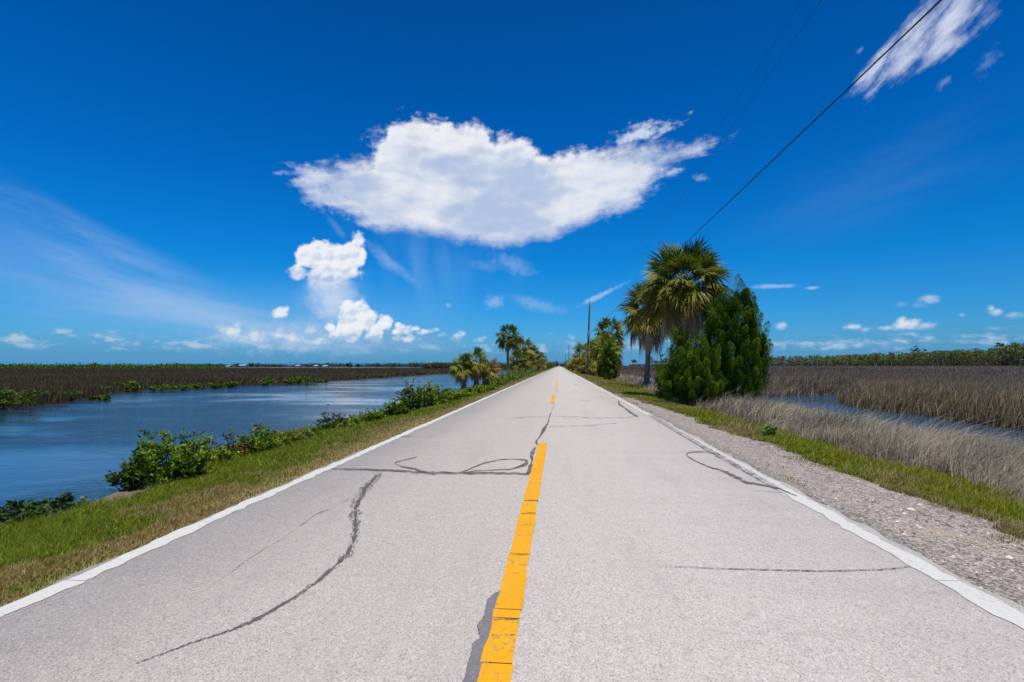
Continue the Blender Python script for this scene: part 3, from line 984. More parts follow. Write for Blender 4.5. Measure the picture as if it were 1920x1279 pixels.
def build_verges():
    mb = MB()
    # left verge
    for n, y0, y1, k in ((400000, 2.6, 24, 1.15), (260000, 15, 240, 1.3)):
        x, y = wedge(n, y0, y1, k, -1.34, 0.0)
        xs = shore_l(y)
        gap = vnoise(x, y, 0.8, 12) * 0.9
        m = (x < -3.46 + 0.10 * sst(0.55, 0.8, vnoise(x * 0, y, 0.5, 16))) & (x > xs + 0.15 + gap * 0.4)
        m &= ~((y > 6.6) & (y < 9.4) & (x < xs + 0.35 + gap))                    # bare sandy cove
        x, y, xs = keep(m, x, y, xs)
        t = (-3.46 - x) / (-3.46 - xs)
        pt = vnoise(x, y * 0.6, 0.7, 13) * 0.6 + vnoise(x, y, 0.25, 14) * 0.4
        dry = (pt - 0.5) * 2.0 + (vnoise(x, y * 0.5, 2.4, 15) - 0.5) * 0.9 + 0.90 - 1.15 * np.clip((-3.5 - x) / 2.6, 0, 1)
        isdry = dry + rng.normal(0, 0.10, len(x)) > 0.55
        m = (rng.random(len(x)) < np.clip(0.35 + (t + pt - 0.35) * 1.2, 0.18, 1.0))
        x, y, t, isdry, pt = keep(m, x, y, t, isdry, pt)
        n2 = len(x)
        h = (0.045 + 0.07 * np.clip(t * 1.4, 0, 1) + 0.10 * sst(0.55, 0.95, t) * rng.random(n2)) * rng.uniform(0.6, 1.35, n2) * (0.7 + 0.7 * pt)
        h *= np.where(isdry, 0.7, 1.0)
        w = np.maximum(0.006, y * 0.0011) * rng.uniform(0.7, 1.4, n2)
        h = np.maximum(h, y * 0.002)
        cg = palette([(0.125, 0.185, 0.009), (0.18, 0.22, 0.014), (0.085, 0.14, 0.009), (0.235, 0.225, 0.022), (0.15, 0.205, 0.010)], n2)
        cd = palette([(0.31, 0.235, 0.085), (0.24, 0.205, 0.05), (0.37, 0.28, 0.13), (0.20, 0.155, 0.065)], n2)
        c = np.where(isdry[:, None], cd, cg)
        ln = rng.normal(0, 0.45, (n2, 2)) + np.array([0.1, 0.05])
        blades(mb, np.stack([x, y, H(x, y) - 0.005], 1), h, w, ln, c)
    # right verge: strip of fresh grass between the gravel and the rushes, and the dry turf farther on
    for n, y0, y1, k in ((330000, 3.2, 26, 1.1), (260000, 18, 260, 1.3)):
        x, y = wedge(n, y0, y1, k, 0.0, 0.99)
        wob = (vnoise(x * 0, y, 1.3, 21) - 0.5) * 0.5 + (vnoise(x, y, 0.35, 22) - 0.5) * 0.45
        e0 = np.interp(y, [3, 9, 16, 24, 30], [4.2, 4.15, 3.9, 3.3, 2.95]) + wob
        e1 = np.interp(y, [3, 8, 20, 30, 60, 250], [6.1, 6.0, 5.9, 6.4, 7.5, 6.5]) + wob
        m = (x > np.maximum(e0, 2.92)) & (x < e1)
        tuft = (x > 3.0) & (x < e0) & (vnoise(x, y, 0.5, 23) > 0.80) & (rng.random(n) < 0.35)
        m |= tuft
        x, y, e0, e1, tuft = keep(m, x, y, e0, e1, tuft)
        n2 = len(x)
        t = np.clip((x - e0) / (e1 - e0), 0, 1)
        isdry = (vnoise(x, y * 0.5, 0.8, 24) + rng.normal(0, 0.14, n2) + np.where(y > 22, 0.28 * (1 - t), 0.12 * (1 - t) ** 2)) > 0.72
        isdry |= tuft & (rng.random(n2) < 0.6)
        h = (0.07 + 0.13 * t) * rng.uniform(0.55, 1.4, n2) * np.where(tuft, 0.5, 1)
        h *= np.where(y > 20, 0.75, 1)
        h = np.maximum(h, y * 0.0022)
        w = np.maximum(0.006, y * 0.0011) * rng.uniform(0.7, 1.4, n2)
        cg = palette([(0.20, 0.235, 0.008), (0.25, 0.255, 0.012), (0.15, 0.195, 0.008), (0.28, 0.265, 0.02), (0.12, 0.17, 0.010)], n2)
        cd = palette([(0.34, 0.26, 0.11), (0.26, 0.22, 0.07), (0.38, 0.31, 0.17), (0.22, 0.16, 0.07)], n2)
        c = np.where(isdry[:, None], cd, cg)
        ln = rng.normal(0, 0.35, (n2, 2)) + np.array([0.35, 0.0])
        blades(mb, np.stack([x, y, H(x, y) - 0.005], 1), h, w, ln, c)
    tag(mb.build('verge_grass', MAT_GRASS), kind='stuff')


def build_rushes():
    # tall dry grass along the right-hand creek bank
    mb = MB()
    for n, y0, y1, k in ((300000, 4.0, 30, 1.1), (130000, 22, 130, 1.4)):
        x, y = wedge(n, y0, y1, k, 0.02, 1.0)
        c0 = creek(x, y)
        dens = vnoise(x, y, 0.5, 31) * 0.6 + vnoise(x, y, 1.6, 32) * 0.4
        e1 = np.interp(y, [3, 8, 20, 24, 34, 60, 250], [5.7, 5.6, 5.4, 5.6, 6.3, 7.6, 7])
        m = (x > e1 + (vnoise(x, y, 0.7, 33) - 0.5) * 0.8) & (c0 > 0.0) & (x < np.where(y < 33, 11.0, 30)) & (dens + rng.random(n) * 0.5 > 0.42)
        m &= ~((y > 33) & (c0 < 0.0))
        x, y, dens, e1, c0 = keep(m, x, y, dens, e1, c0)
        n2 = len(x)
        h = (0.36 + 0.62 * np.clip(dens, 0, 1)) * rng.uniform(0.55, 1.25, n2) * (0.55 + 0.45 * sst(0, 0.9, x - e1)) * np.where(y < 30, np.interp(x, [6.0, 7.2, 9.6], [1.05, 0.88, 0.46]) * np.where(rng.random(n2) < 0.08, 1.45, 1.0), 1.0)
        w = np.maximum(0.006, y * 0.00085) * rng.uniform(0.6, 1.3, n2)
        c = palette([(0.44, 0.37, 0.30), (0.54, 0.47, 0.39), (0.29, 0.23, 0.17), (0.39, 0.315, 0.22), (0.19, 0.15, 0.11), (0.27, 0.26, 0.11)], n2)
        bent = np.where(rng.random((n2, 1)) < 0.10, 2.2, 1.0)
        swirl = np.stack([vnoise(x, y, 0.8, 35) - 0.4, vnoise(x, y, 0.8, 36) - 0.5], 1) * 0.7
        h *= 0.75 + 0.5 * vnoise(x, y, 0.45, 37)
        ln = (rng.normal(0, 0.24, (n2, 2)) + swirl + np.array([0.40, -0.05]) * rng.uniform(0.4, 1.5, (n2, 1))) * bent
        blades(mb, np.stack([x, y, H(x, y) - 0.02], 1), h, w, ln, c, 1.15)
    tag(mb.build('bank_grass', MAT_RUSH), kind='stuff')

    # brown rush marsh beyond the creek, right
    mb = MB()
    for n, y0, y1, k in ((330000, 11, 60, 1.1), (330000, 40, 420, 1.35)):
        x, y = wedge(n, y0, y1, k, 0.03, 1.0)
        c0 = creek(x, y)
        d = np.hypot(x, y)
        m = (c0 > 0.05) & ((x > 11.5) | (y > 45)) & (x > 9 + 0.02 * y) & (d < 330)
        x, y, c0, d = keep(m, x, y, c0, d)
        n2 = len(x)
        pt = vnoise(x, y, 9, 41) * 0.5 + vnoise(x, y * 0.7, 3, 42) * 0.5
        near = 1 - sst(24, 58, d + (pt - 0.5) * 18)
        h = (0.85 + 0.5 * pt) * rng.uniform(0.6, 1.15, n2)
        h *= 0.65 + 0.35 * sst(0, 1.0, c0)
        w = np.maximum(0.009, d * 0.0011) * rng.uniform(0.6, 1.3, n2)
        ca = palette([(0.30, 0.22, 0.13), (0.22, 0.16, 0.09), (0.16, 0.12, 0.075), (0.36, 0.28, 0.18), (0.15, 0.135, 0.05)], n2)
        cb = palette([(0.200, 0.155, 0.118), (0.150, 0.117, 0.090), (0.250, 0.200, 0.152), (0.115, 0.092, 0.072)], n2)
        c = ca * near[:, None] + cb * (1 - near[:, None])
        c *= (0.8 + 0.4 * vnoise(x, y * 0.35, 14, 43))[:, None]
        ln = rng.normal(0, 0.16, (n2, 2)) + np.array([0.24, -0.03])
        blades(mb, np.stack([x, y, H(x, y) - 0.02], 1), h, w, ln, c, 1.1)
    tag(mb.build('brown_rushes', MAT_RUSH), kind='stuff')

    # dark needle rush on the far bank of the left channel
    mb = MB()
    for n, y0, y1, k in ((240000, 16, 75, 1.1), (330000, 45, 330, 1.3)):
        x, y = wedge(n, y0, y1, k, -1.34, -0.02)
        xo = shore_o(y)
        m = (x < xo - 0.25) & (far_pond(x, y) < 0.2)
        px = 960 + 960.0 * np.tan(np.arctan2(x, y) + YAW)
        m &= (y < np.where(px < 420, 215, 300))
        x, y, xo = keep(m, x, y, xo)
        n2 = len(x)
        pt = vnoise(x, y, 8, 51) * 0.6 + vnoise(x, y, 2.5, 52) * 0.4
        h = (0.62 + 0.35 * pt) * rng.uniform(0.65, 1.2, n2) * (0.55 + 0.45 * sst(0, 2.0, xo - x))
        w = np.maximum(0.012, y * 0.0012) * rng.uniform(0.6, 1.3, n2)
        ca = palette([(0.108, 0.070, 0.044), (0.080, 0.055, 0.036), (0.150, 0.108, 0.064), (0.068, 0.055, 0.034), (0.085, 0.080, 0.030)], n2)
        cb = palette([(0.065, 0.075, 0.020), (0.05, 0.05, 0.02)], n2)
        c = np.where((rng.random(n2) < 0.10 * (1 - sst(1, 5, xo - x)))[:, None], cb, ca)
        c *= (0.75 + 0.5 * vnoise(x, y * 0.4, 22, 53))[:, None]
        ln = rng.normal(0, 0.16, (n2, 2)) + np.array([0.1, 0.0])
        blades(mb, np.stack([x, y, H(x, y) - 0.02], 1), h, w, ln, c, 1.15)
    tag(mb.build('needle_rush', MAT_RUSH), kind='stuff')


def build_gravel():
    mb = MB()
    n = 52000
    x, y = wedge(n, 3.0, 26, 1.3, 0.05, 1.0)
    e0 = np.interp(y, [3, 9, 16, 24, 30], [4.5, 4.4, 4.1, 3.4, 3.0])
    m = (x > 2.84) & (x < e0)
    x, y = keep(m, x, y)
    n = len(x)
    s = 0.004 * np.exp(rng.normal(0, 0.55, n)) * (1 + y * 0.06)
    s = np.clip(s, 0.003, 0.028)
    base = np.array([(1, 0, 0), (0, 1, 0), (-1, 0, 0), (0, -1, 0), (0, 0, 0.75), (0, 0, -0.5)], float)
    T = np.array([(0, 1, 4), (1, 2, 4), (2, 3, 4), (3, 0, 4)])
    yaw = rng.uniform(0, 6.28, n)
    jit = rng.uniform(0.55, 1.4, (n, 6, 1))
    B = base[None] * jit * s[:, None, None]
    c, q = np.cos(yaw)[:, None], np.sin(yaw)[:, None]
    Bx = B[..., 0] * c - B[..., 1] * q
    By = B[..., 0] * q + B[..., 1] * c
    V = np.stack([Bx + x[:, None], By + y[:, None], B[..., 2] + H(x, y)[:, None] + s[:, None] * 0.2], -1).reshape(-1, 3)
    col = palette([(0.36, 0.315, 0.285), (0.26, 0.225, 0.21), (0.48, 0.43, 0.395), (0.32, 0.245, 0.19), (0.15, 0.13, 0.125), (0.40, 0.34, 0.30), (0.11, 0.10, 0.10)], n)
    mb.add(V, None, (np.arange(n)[:, None, None] * 6 + T[None]).reshape(-1, 3), np.repeat(col, 6, 0))
    m, b = new_mat('gravel_stone')
    put(b.inputs['Base Color'], attr())
    b.inputs['Roughness'].default_value = 0.9
    tag(mb.build('shoulder_gravel', m), kind='stuff')
    return m


build_verges()
build_rushes()
MAT_STONE = build_gravel()

# ------------------------------------------------------------------ plants
MAT_FROND = leaf_mat('palm_frond', 0.22, 0.55, 0.22, (1.2, 1.15, 0.5))
MAT_DEAD = leaf_mat('palm_dead_frond', 0.2, 0.75, 0.15, (1.1, 1.0, 0.8))
MAT_CEDAR = leaf_mat('cedar_spray', 0.18, 0.6, 0.2, (1.2, 1.2, 0.5))
MAT_LEAF = leaf_mat('broad_leaf', 0.28, 0.6, 0.18, (1.3, 1.25, 0.4))
MAT_FAR = leaf_mat('far_foliage', 0.15, 0.8, 0.1)


def bark_mat(name, c1, c2, ring=0.0):
    m, b = new_mat(name)
    p = posv()
    x, y, z = sepv(p)
    n = noise(V3(x * 3.0, y * 3.0, z * 1.2), 5.0, 5.0, 0.7)
    n2 = noise(V3(x, y, z * (6.0 if ring else 0.6)), 3.0, 3.0, 0.6)
    f = smooth(n * 0.6 + n2 * 0.4, 0.35, 0.65)
    put(b.inputs['Base Color'], mix(f, c1, c2))
    b.inputs['Roughness'].default_value = 0.9
    bump(n + n2, 0.8, 0.04, b)
    return m


MAT_PALMTRUNK = bark_mat('palm_trunk_bark', (0.14, 0.095, 0.06), (0.36, 0.265, 0.18), 1.0)
MAT_BARK = bark_mat('tree_bark', (0.055, 0.042, 0.034), (0.17, 0.135, 0.11))
MAT_STEM = bark_mat('shrub_stem', (0.06, 0.045, 0.03), (0.15, 0.115, 0.075))


def palm(label, x, y, ztop, R, seed, nleaf=52, tr=0.2, base_boots=False, lean=(0, 0), dead=0.24, tone=(1, 1, 1), group=None, segs=30, rust=0.0, squat=1.0, name='cabbage_palm', theta_max=112):
    global rng
    keep_rng = rng
    rng = np.random.default_rng(seed)
    z0 = H1(x, y) - 0.05
    root = thing(name, label, 'palm tree', (x, y, z0), group)
    hc = max(0.5, (ztop - z0) - R * 0.92 * squat)
    # trunk
    mb = MB()
    zz = np.linspace(0, hc + 0.15, max(12, int(hc * 7)))
    f = zz / max(hc, 0.1)
    cx = lean[0] * f ** 1.4 + 0.06 * np.sin(f * 4 + seed)
    cy = lean[1] * f ** 1.4
    rad = tr * (1.12 - 0.22 * f) * (1 + 0.05 * np.sin(zz * 21) + rng.normal(0, 0.025, len(zz)))
    rad *= 1 + 0.5 * np.exp(-zz * 2.2)
    rad *= 1 + 0.28 * sst(0.80, 1.0, f)
    rr = rad[:, None] * rng.uniform(0.93, 1.07, (len(zz), 10))
    tube(mb, np.stack([cx, cy, zz], 1), rr, 10)
    top = np.array([cx[-1], cy[-1], hc])
    # old leaf bases sticking out of the trunk
    if base_boots:
        for k in range(base_boots):
            zb = rng.uniform(0.1, 1.7) if rng.random() < 0.55 else rng.uniform(hc * 0.8, hc)
            a = rng.uniform(0, 6.28)
            r0 = tr * 1.15
            d = np.array([math.cos(a), math.sin(a), 0])
            p0 = np.array([np.interp(zb, zz, cx), np.interp(zb, zz, cy), zb]) + d * r0 * 0.7
            L = rng.uniform(0.18, 0.42)
            tube(mb, [p0, p0 + d * L * 0.5 + np.array([0, 0, L * 0.5]), p0 + d * L * 0.8 + np.array([0, 0, L * 0.9])], [0.06, 0.045, 0.02], 5, (0.2, 0.15, 0.1))
    mb.build('trunk', MAT_PALMTRUNK, root, smooth=True)
    green, brown, ribs = MB(), MB(), MB()
    ga = 2.39996
    for i in range(nleaf):
        u = (i + 0.5) / nleaf
        isdead = u > 1 - dead
        if isdead:
            th = R_(rng.uniform(106, 160))
        else:
            v = u / (1 - dead)
            th = R_(14 + (theta_max - 14) * v ** 0.75 + rng.normal(0, 6))
        ph = i * ga + rng.normal(0, 0.25)
        d0 = np.array([math.sin(th) * math.cos(ph), math.sin(th) * math.sin(ph), math.cos(th)])
        Lp = R * rng.uniform(0.46, 0.70) * (0.72 if isdead else 1)
        Ll = R * rng.uniform(0.36, 0.54)
        sag = (0.04 + 0.16 * u) * Lp
        hz = math.sin(th)
        start = top + np.array([0, 0, 0.12 * R * (0.5 - u)])
        s = np.linspace(0, 1, 5)[:, None]
        pts = start + d0 * Lp * s - np.array([0, 0, 1]) * sag * s ** 2 * (0.4 + hz)
        pcol = np.array((0.16, 0.17, 0.06)) if not isdead else np.array((0.23, 0.16, 0.10))
        tgt = brown if isdead else green
        tube(ribs if not isdead else brown, pts, np.linspace(0.028, 0.014, 5) * R / 2.6, 4, pcol, cap=False)
        hub = pts[-1]
        d1 = pts[-1] - pts[-2]
        d1 = d1 / np.linalg.norm(d1)
        d1 = d1 - np.array([0, 0, 1]) * (0.06 + 0.36 * u) * (0.4 + hz)
        d1 /= np.linalg.norm(d1)
        sd = np.cross(d1, [0, 0, 1.0])
        if np.linalg.norm(sd) < 0.05:
            sd = np.array([math.cos(ph + 1.57), math.sin(ph + 1.57), 0])
        sd /= np.linalg.norm(sd)
        roll = rng.normal(0, 0.55)
        nn = np.cross(sd, d1)
        sd = sd * math.cos(roll) + nn * math.sin(roll)
        nn = np.cross(sd, d1)
        a = np.linspace(-2.05, 2.05, segs) + rng.normal(0, 0.06, segs)
        ca, sa = np.cos(a)[:, None], np.sin(a)[:, None]
        dirs = ca * d1 + sa * sd - nn * (0.30 * np.abs(sa))
        if isdead:
            dirs = dirs * np.array([0.45, 0.45, 0.6]) + np.array([0, 0, -0.8])
        dirs = nrm(dirs)
        Ls = Ll * (0.72 + 0.30 * np.clip(ca, -0.2, 1)) * rng.uniform(0.68, 1.14, (segs, 1))
        b0 = hub + d1 * (np.clip(ca, 0, 1) * 0.22 * Ll)
        dr = (0.16 + 0.72 * u + (0.5 if isdead else 0)) * rng.uniform(0.6, 1.3, (segs, 1))
        dn = np.array([0, 0, -1.0])
        p1 = b0 + dirs * Ls * 0.5 + dn * dr * Ls * 0.10
        p2 = b0 + dirs * Ls * (1 - 0.18 * np.minimum(dr, 1)) + dn * dr * Ls * 0.55
        wv = np.cross(dirs, nn)
        wv = nrm(wv)
        w0, w1 = 0.012 * R / 2.6, 0.043 * R / 2.6 * (1.0 if not isdead else 0.7) * 30 / segs
        V = np.stack([b0 - wv * w0, b0 + wv * w0, p1 + wv * w1, p1 - wv * w1, p2], 1).reshape(-1, 3)
        k = np.arange(segs)[:, None] * 5
        if isdead:
            c = np.array([(0.40, 0.275, 0.17), (0.31, 0.205, 0.12), (0.50, 0.37, 0.25)][rng.integers(0, 3)])
        else:
            v = u / (1 - dead)
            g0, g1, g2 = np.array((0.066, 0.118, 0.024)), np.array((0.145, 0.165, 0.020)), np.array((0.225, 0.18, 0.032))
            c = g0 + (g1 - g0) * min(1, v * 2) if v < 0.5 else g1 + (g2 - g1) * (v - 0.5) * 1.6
            if rng.random() < rust:
                c = np.array((0.26, 0.15, 0.03))
            c = c * np.array(tone)
        c = c * rng.uniform(0.8, 1.2)
        C = c * rng.uniform(0.85, 1.2, (segs, 1))
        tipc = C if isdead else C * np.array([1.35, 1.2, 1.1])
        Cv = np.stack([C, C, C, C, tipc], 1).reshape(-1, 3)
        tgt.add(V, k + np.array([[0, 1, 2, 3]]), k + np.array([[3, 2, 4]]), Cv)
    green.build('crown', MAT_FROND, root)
    ribs.build('leaf_stalks', MAT_FROND, root)
    if brown.n:
        brown.build('dead_frond_skirt', MAT_DEAD, root)
    rng = keep_rng
    return root


def at_px(px, d):
    return xat(px, d), d


# right-hand pair
x, y = at_px(1213, 45)
palm('shorter of the two big palms, slim bare trunk and brown hanging skirt, nearest the road', x, y, 8.5, 2.75, 5, 130, 0.21, 26, (0.25, 0), 0.36, (1.25, 1.08, 0.85), 'big palms beside the cedar', 40)
x, y = at_px(1280, 27.3)
palm('tallest palm of all, wide green crown rising behind the dark cedar tree', x - 0.1, y, 7.8, 2.45, 8, 150, 0.17, 14, (0.25, 0), 0.26, (1.12, 1.05, 0.85), 'big palms beside the cedar', 40)
# clump farther on, right
G = 'palm clump around the utility pole'
for lab, px, d, zt, R, sd, tr, dd, tone, sq in (
        ('highest palm in the roadside clump beyond the pole, grey green round crown', 1142, 100, 10.6, 3.0, 21, 0.22, 0.12, (0.8, 0.85, 1.3), 1),
        ('bright yellow green palm at the front right of the roadside clump', 1134, 86, 6.7, 2.7, 22, 0.24, 0.22, (1.15, 1.2, 0.8), 1),
        ('full crowned palm just right of the utility pole, its skirt brown', 1112, 96, 6.3, 2.5, 23, 0.24, 0.32, (1.1, 1.0, 0.9), 1),
        ('palm directly left of the utility pole with a brown left side', 1093, 104, 6.2, 2.4, 24, 0.22, 0.34, (1.2, 1.0, 0.9), 1),
        ('low palm with a pale bent dead frond under the clump', 1106, 92, 3.4, 2.1, 25, 0.2, 0.40, (1.1, 1, 0.9), 1),
        ('leftmost brownish palm of the right clump, low by the road edge', 1081, 128, 4.3, 2.2, 26, 0.2, 0.42, (1.2, 1.0, 0.9), 1),
        ('palm filling the gap between the tallest and the bright one of the clump', 1124, 106, 7.4, 2.5, 27, 0.22, 0.2, (1, 1, 1), 1)):
    x, y = at_px(px, d)
    palm(lab, x, y, zt, R * 1.18, sd, 84, tr, 0, (0.2, 0), dd, tuple(np.array(tone) * (1.12, 1.05, 0.9)), G, 22, theta_max=122)
# left side
x, y = at_px(872, 43)
palm('leftmost of the three young fan palms, short trunk at the water edge, fresh green fronds', x - 0.1, y, 2.45, 1.25, 31, 64, 0.16, 0, (-0.1, 0), 0.24, (1.3, 1.25, 0.8), 'young fan palms at the shore', 28)
x, y = at_px(892, 43.5)
palm('tallest and middle one of the three young fan palms at the shore', x, y, 2.95, 1.35, 32, 66, 0.18, 0, (0, 0), 0.30, (1.15, 1.15, 0.85), 'young fan palms at the shore', 28)
x, y = at_px(911, 45)
palm('rightmost of the three young fan palms, with some rust orange fronds', x, y, 2.25, 1.25, 33, 60, 0.16, 0, (0.15, 0), 0.26, (1.3, 1.05, 0.8), 'young fan palms at the shore', 28, rust=0.28)
x, y = at_px(953, 95)
palm('lone tall palm on the left with a ball shaped dark crown', x, y, 9.25, 2.5, 41, 92, 0.22, 0, (-0.1, 0), 0.14, (0.85, 0.9, 1.05), None, 26, theta_max=138)
G = 'palm thicket left of the road'
for lab, px, d, zt, R, sd, dd, tone in (
        ('tallest palm of the left thicket, its crown tilted to the left', 984, 118, 8.1, 2.7, 51, 0.25, (1.05, 1.0, 0.9)),
        ('leftmost low palm of the thicket, next to the lone tall palm', 975, 110, 5.2, 2.5, 52, 0.3, (1, 1, 0.9)),
        ('middle palm of the left thicket with olive fronds', 997, 126, 6.3, 2.6, 53, 0.28, (1.15, 1.0, 0.9)),
        ('palm on the right slope of the left thicket', 1006, 146, 5.9, 2.6, 54, 0.3, (1.1, 0.95, 0.9)),
        ('lowest palm of the left thicket, farthest along the road', 1015, 170, 5.0, 2.4, 55, 0.3, (1.1, 0.95, 0.9))):
    x, y = at_px(px, d)
    palm(lab, x, y, zt, R * 1.12, sd, 80, 0.22, 0, (0, 0), dd, tone, G, 22, theta_max=122)


def cedar(label, x, y, lobes, nclump, per, seed, flame=0.62, spray=0.13, group=None, tone=(1, 1, 1), name='red_cedar', cat='cedar tree'):
    global rng
    keep_rng = rng
    rng = np.random.default_rng(seed)
    z0 = H1(x, y) - 0.03
    root = thing(name, label, cat, (x, y, z0), group)
    L = np.array(lobes, float)          # cx cy cz rx ry rz
    hmax = (L[:, 2] + L[:, 5]).max()
    mb = MB()
    for k in range(min(len(L), 7)):
        c = L[k]
        n = 8
        f = np.linspace(0, 1, n)[:, None]
        p = f * c[:3] * np.array([1, 1, 1.0]) + np.array([0, 0, 0.25]) * np.sin(f * 3.14)
        p += rng.normal(0, 0.03, (n, 3)) * f
        tube(mb, p, np.linspace(0.13 if k == 0 else 0.08, 0.02, n), 7)
    mb.build('trunk', MAT_BARK, root, smooth=True)
    area = (L[:, 3] * L[:, 4] * L[:, 5]) ** (2 / 3)
    k = rng.choice(len(L), nclump, p=area / area.sum())
    d = nrm(rng.normal(size=(nclump, 3)))
    d[:, 2] = np.where(d[:, 2] < -0.9, -d[:, 2], d[:, 2])
    rad = rng.uniform(0.55, 1.0, nclump) ** 0.6
    P = L[k, :3] + d * L[k, 3:] * rad[:, None]
    P[:, 2] = np.maximum(P[:, 2], 0.12)
    ax = nrm(d * np.array([0.55, 0.55, 0.35]) + np.array([0, 0, 1.2]) + rng.normal(0, 0.18, (nclump, 3)))
    fl = flame * rng.uniform(0.65, 1.35, nclump)
    kk = np.repeat(np.arange(nclump), per)
    n = len(kk)
    t = rng.random(n) ** 0.9
    rad = fl[kk] * 0.27 * (np.sin(np.clip(t * 0.9 + 0.12, 0, 1) * math.pi) ** 0.7) * np.sqrt(rng.random(n))
    rd = nrm(rng.normal(size=(n, 3)))
    rd = nrm(rd - ax[kk] * (rd * ax[kk]).sum(1, keepdims=True))
    Q = P[kk] + ax[kk] * (t * fl[kk])[:, None] + rd * rad[:, None]
    Q[:, 2] = np.maximum(Q[:, 2], 0.03)
    D = nrm(ax[kk] * 1.0 + rd * 0.75 + rng.normal(0, 0.35, (n, 3)))
    ct = palette([(0.052, 0.115, 0.006), (0.085, 0.155, 0.007), (0.030, 0.075, 0.006), (0.14, 0.205, 0.009), (0.042, 0.098, 0.007)], nclump, jit=0.2)
    c = ct[kk] * rng.uniform(0.75, 1.25, (n, 1)) * np.array(tone)
    mb = MB()
    leaves(mb, Q, D, spray * rng.uniform(0.6, 1.4, n), spray * 0.27 * rng.uniform(0.7, 1.3, n), c)
    mb.build('crown', MAT_CEDAR, root)
    rng = keep_rng
    return root


# the dark cedars at the right (metres relative to each trunk)
xc, yc = at_px(1366, 23.5)
cedar('tall broad dark green cedar right of the big palms, the largest bush beside the road', xc, yc,
      [(0.0, 0.0, 0.795, 1.155, 1.092, 0.839), (0.642, 0.0, 0.707, 0.727, 0.787, 0.751), (-0.599, 0.0, 1.236, 0.813, 0.787, 1.06), (0.171, 0.0, 2.031, 1.155, 1.049, 1.413), (0.813, 0.0, 1.943, 0.642, 0.699, 1.325), (-0.642, 0.0, 2.385, 0.599, 0.612, 1.06), (1.027, 0.0, 2.65, 0.385, 0.437, 0.972), (0.299, 0.0, 3.268, 0.727, 0.699, 1.148), (-0.214, 0.0, 3.356, 0.428, 0.437, 0.883), (0.727, 0.0, 3.798, 0.385, 0.393, 0.883), (0.128, 0.087, 4.328, 0.273, 0.297, 0.707), (0.813, 0.0, 4.328, 0.188, 0.21, 0.53), (0.428, 0.0, 3.974, 0.299, 0.35, 0.618), (-0.471, 0.0, 3.356, 0.257, 0.262, 0.53), (1.209, 0.0, 2.304, 0.279, 0.285, 0.672), (-0.977, 0.0, 2.208, 0.279, 0.285, 0.672), (0.512, 0.0, 4.8, 0.149, 0.171, 0.528), (1.069, 0.0, 4.032, 0.186, 0.19, 0.576), (-0.326, 0.0, 4.32, 0.167, 0.171, 0.528)],
      640, 430, 61, 0.66, 0.066, 'cedars in front of the palms', (1.02, 1.02, 1))
xc, yc = at_px(1290, 22.3)
cedar('low rounded cedar bush at the left foot of the tall one', xc, yc,
      [(0, 0, 0.7, 1.0, 0.8, 0.75), (-0.6, 0, 0.65, 0.6, 0.6, 0.7), (0.6, 0, 0.8, 0.7, 0.7, 0.8), (-0.25, 0, 1.45, 0.5, 0.5, 0.55), (0.35, 0, 1.45, 0.6, 0.5, 0.6), (-0.8, 0, 1.15, 0.32, 0.3, 0.45), (0.75, 0, 1.7, 0.4, 0.4, 0.5)],
      270, 390, 62, 0.52, 0.064, 'cedars in front of the palms', (1.35, 1.22, 1))
xc, yc = at_px(1277, 24.5)
cedar('slim pointed cedar standing against the tall palm trunk', xc, yc,
      [(0, 0, 0.8, 0.6, 0.5, 0.8), (0, 0, 1.7, 0.5, 0.5, 1.1), (-0.08, 0, 2.6, 0.30, 0.3, 0.8), (0.30, 0, 2.0, 0.45, 0.4, 0.8)], 120, 280, 63, 0.55, 0.08, 'cedars in front of the palms', (1.02, 1.02, 1))
xc, yc = at_px(1141, 65)
cedar('small dark conical cedar by the road in front of the palm clump', xc, yc,
      [(0, 0, 0.7, 1.2, 1.1, 0.8), (0, 0, 1.6, 1.15, 1.1, 1.2), (0, 0, 2.7, 0.75, 0.7, 1.0), (0.1, 0, 3.4, 0.4, 0.4, 0.6)], 150, 110, 64, 0.6, 0.2, None, (1.2, 1.1, 1))


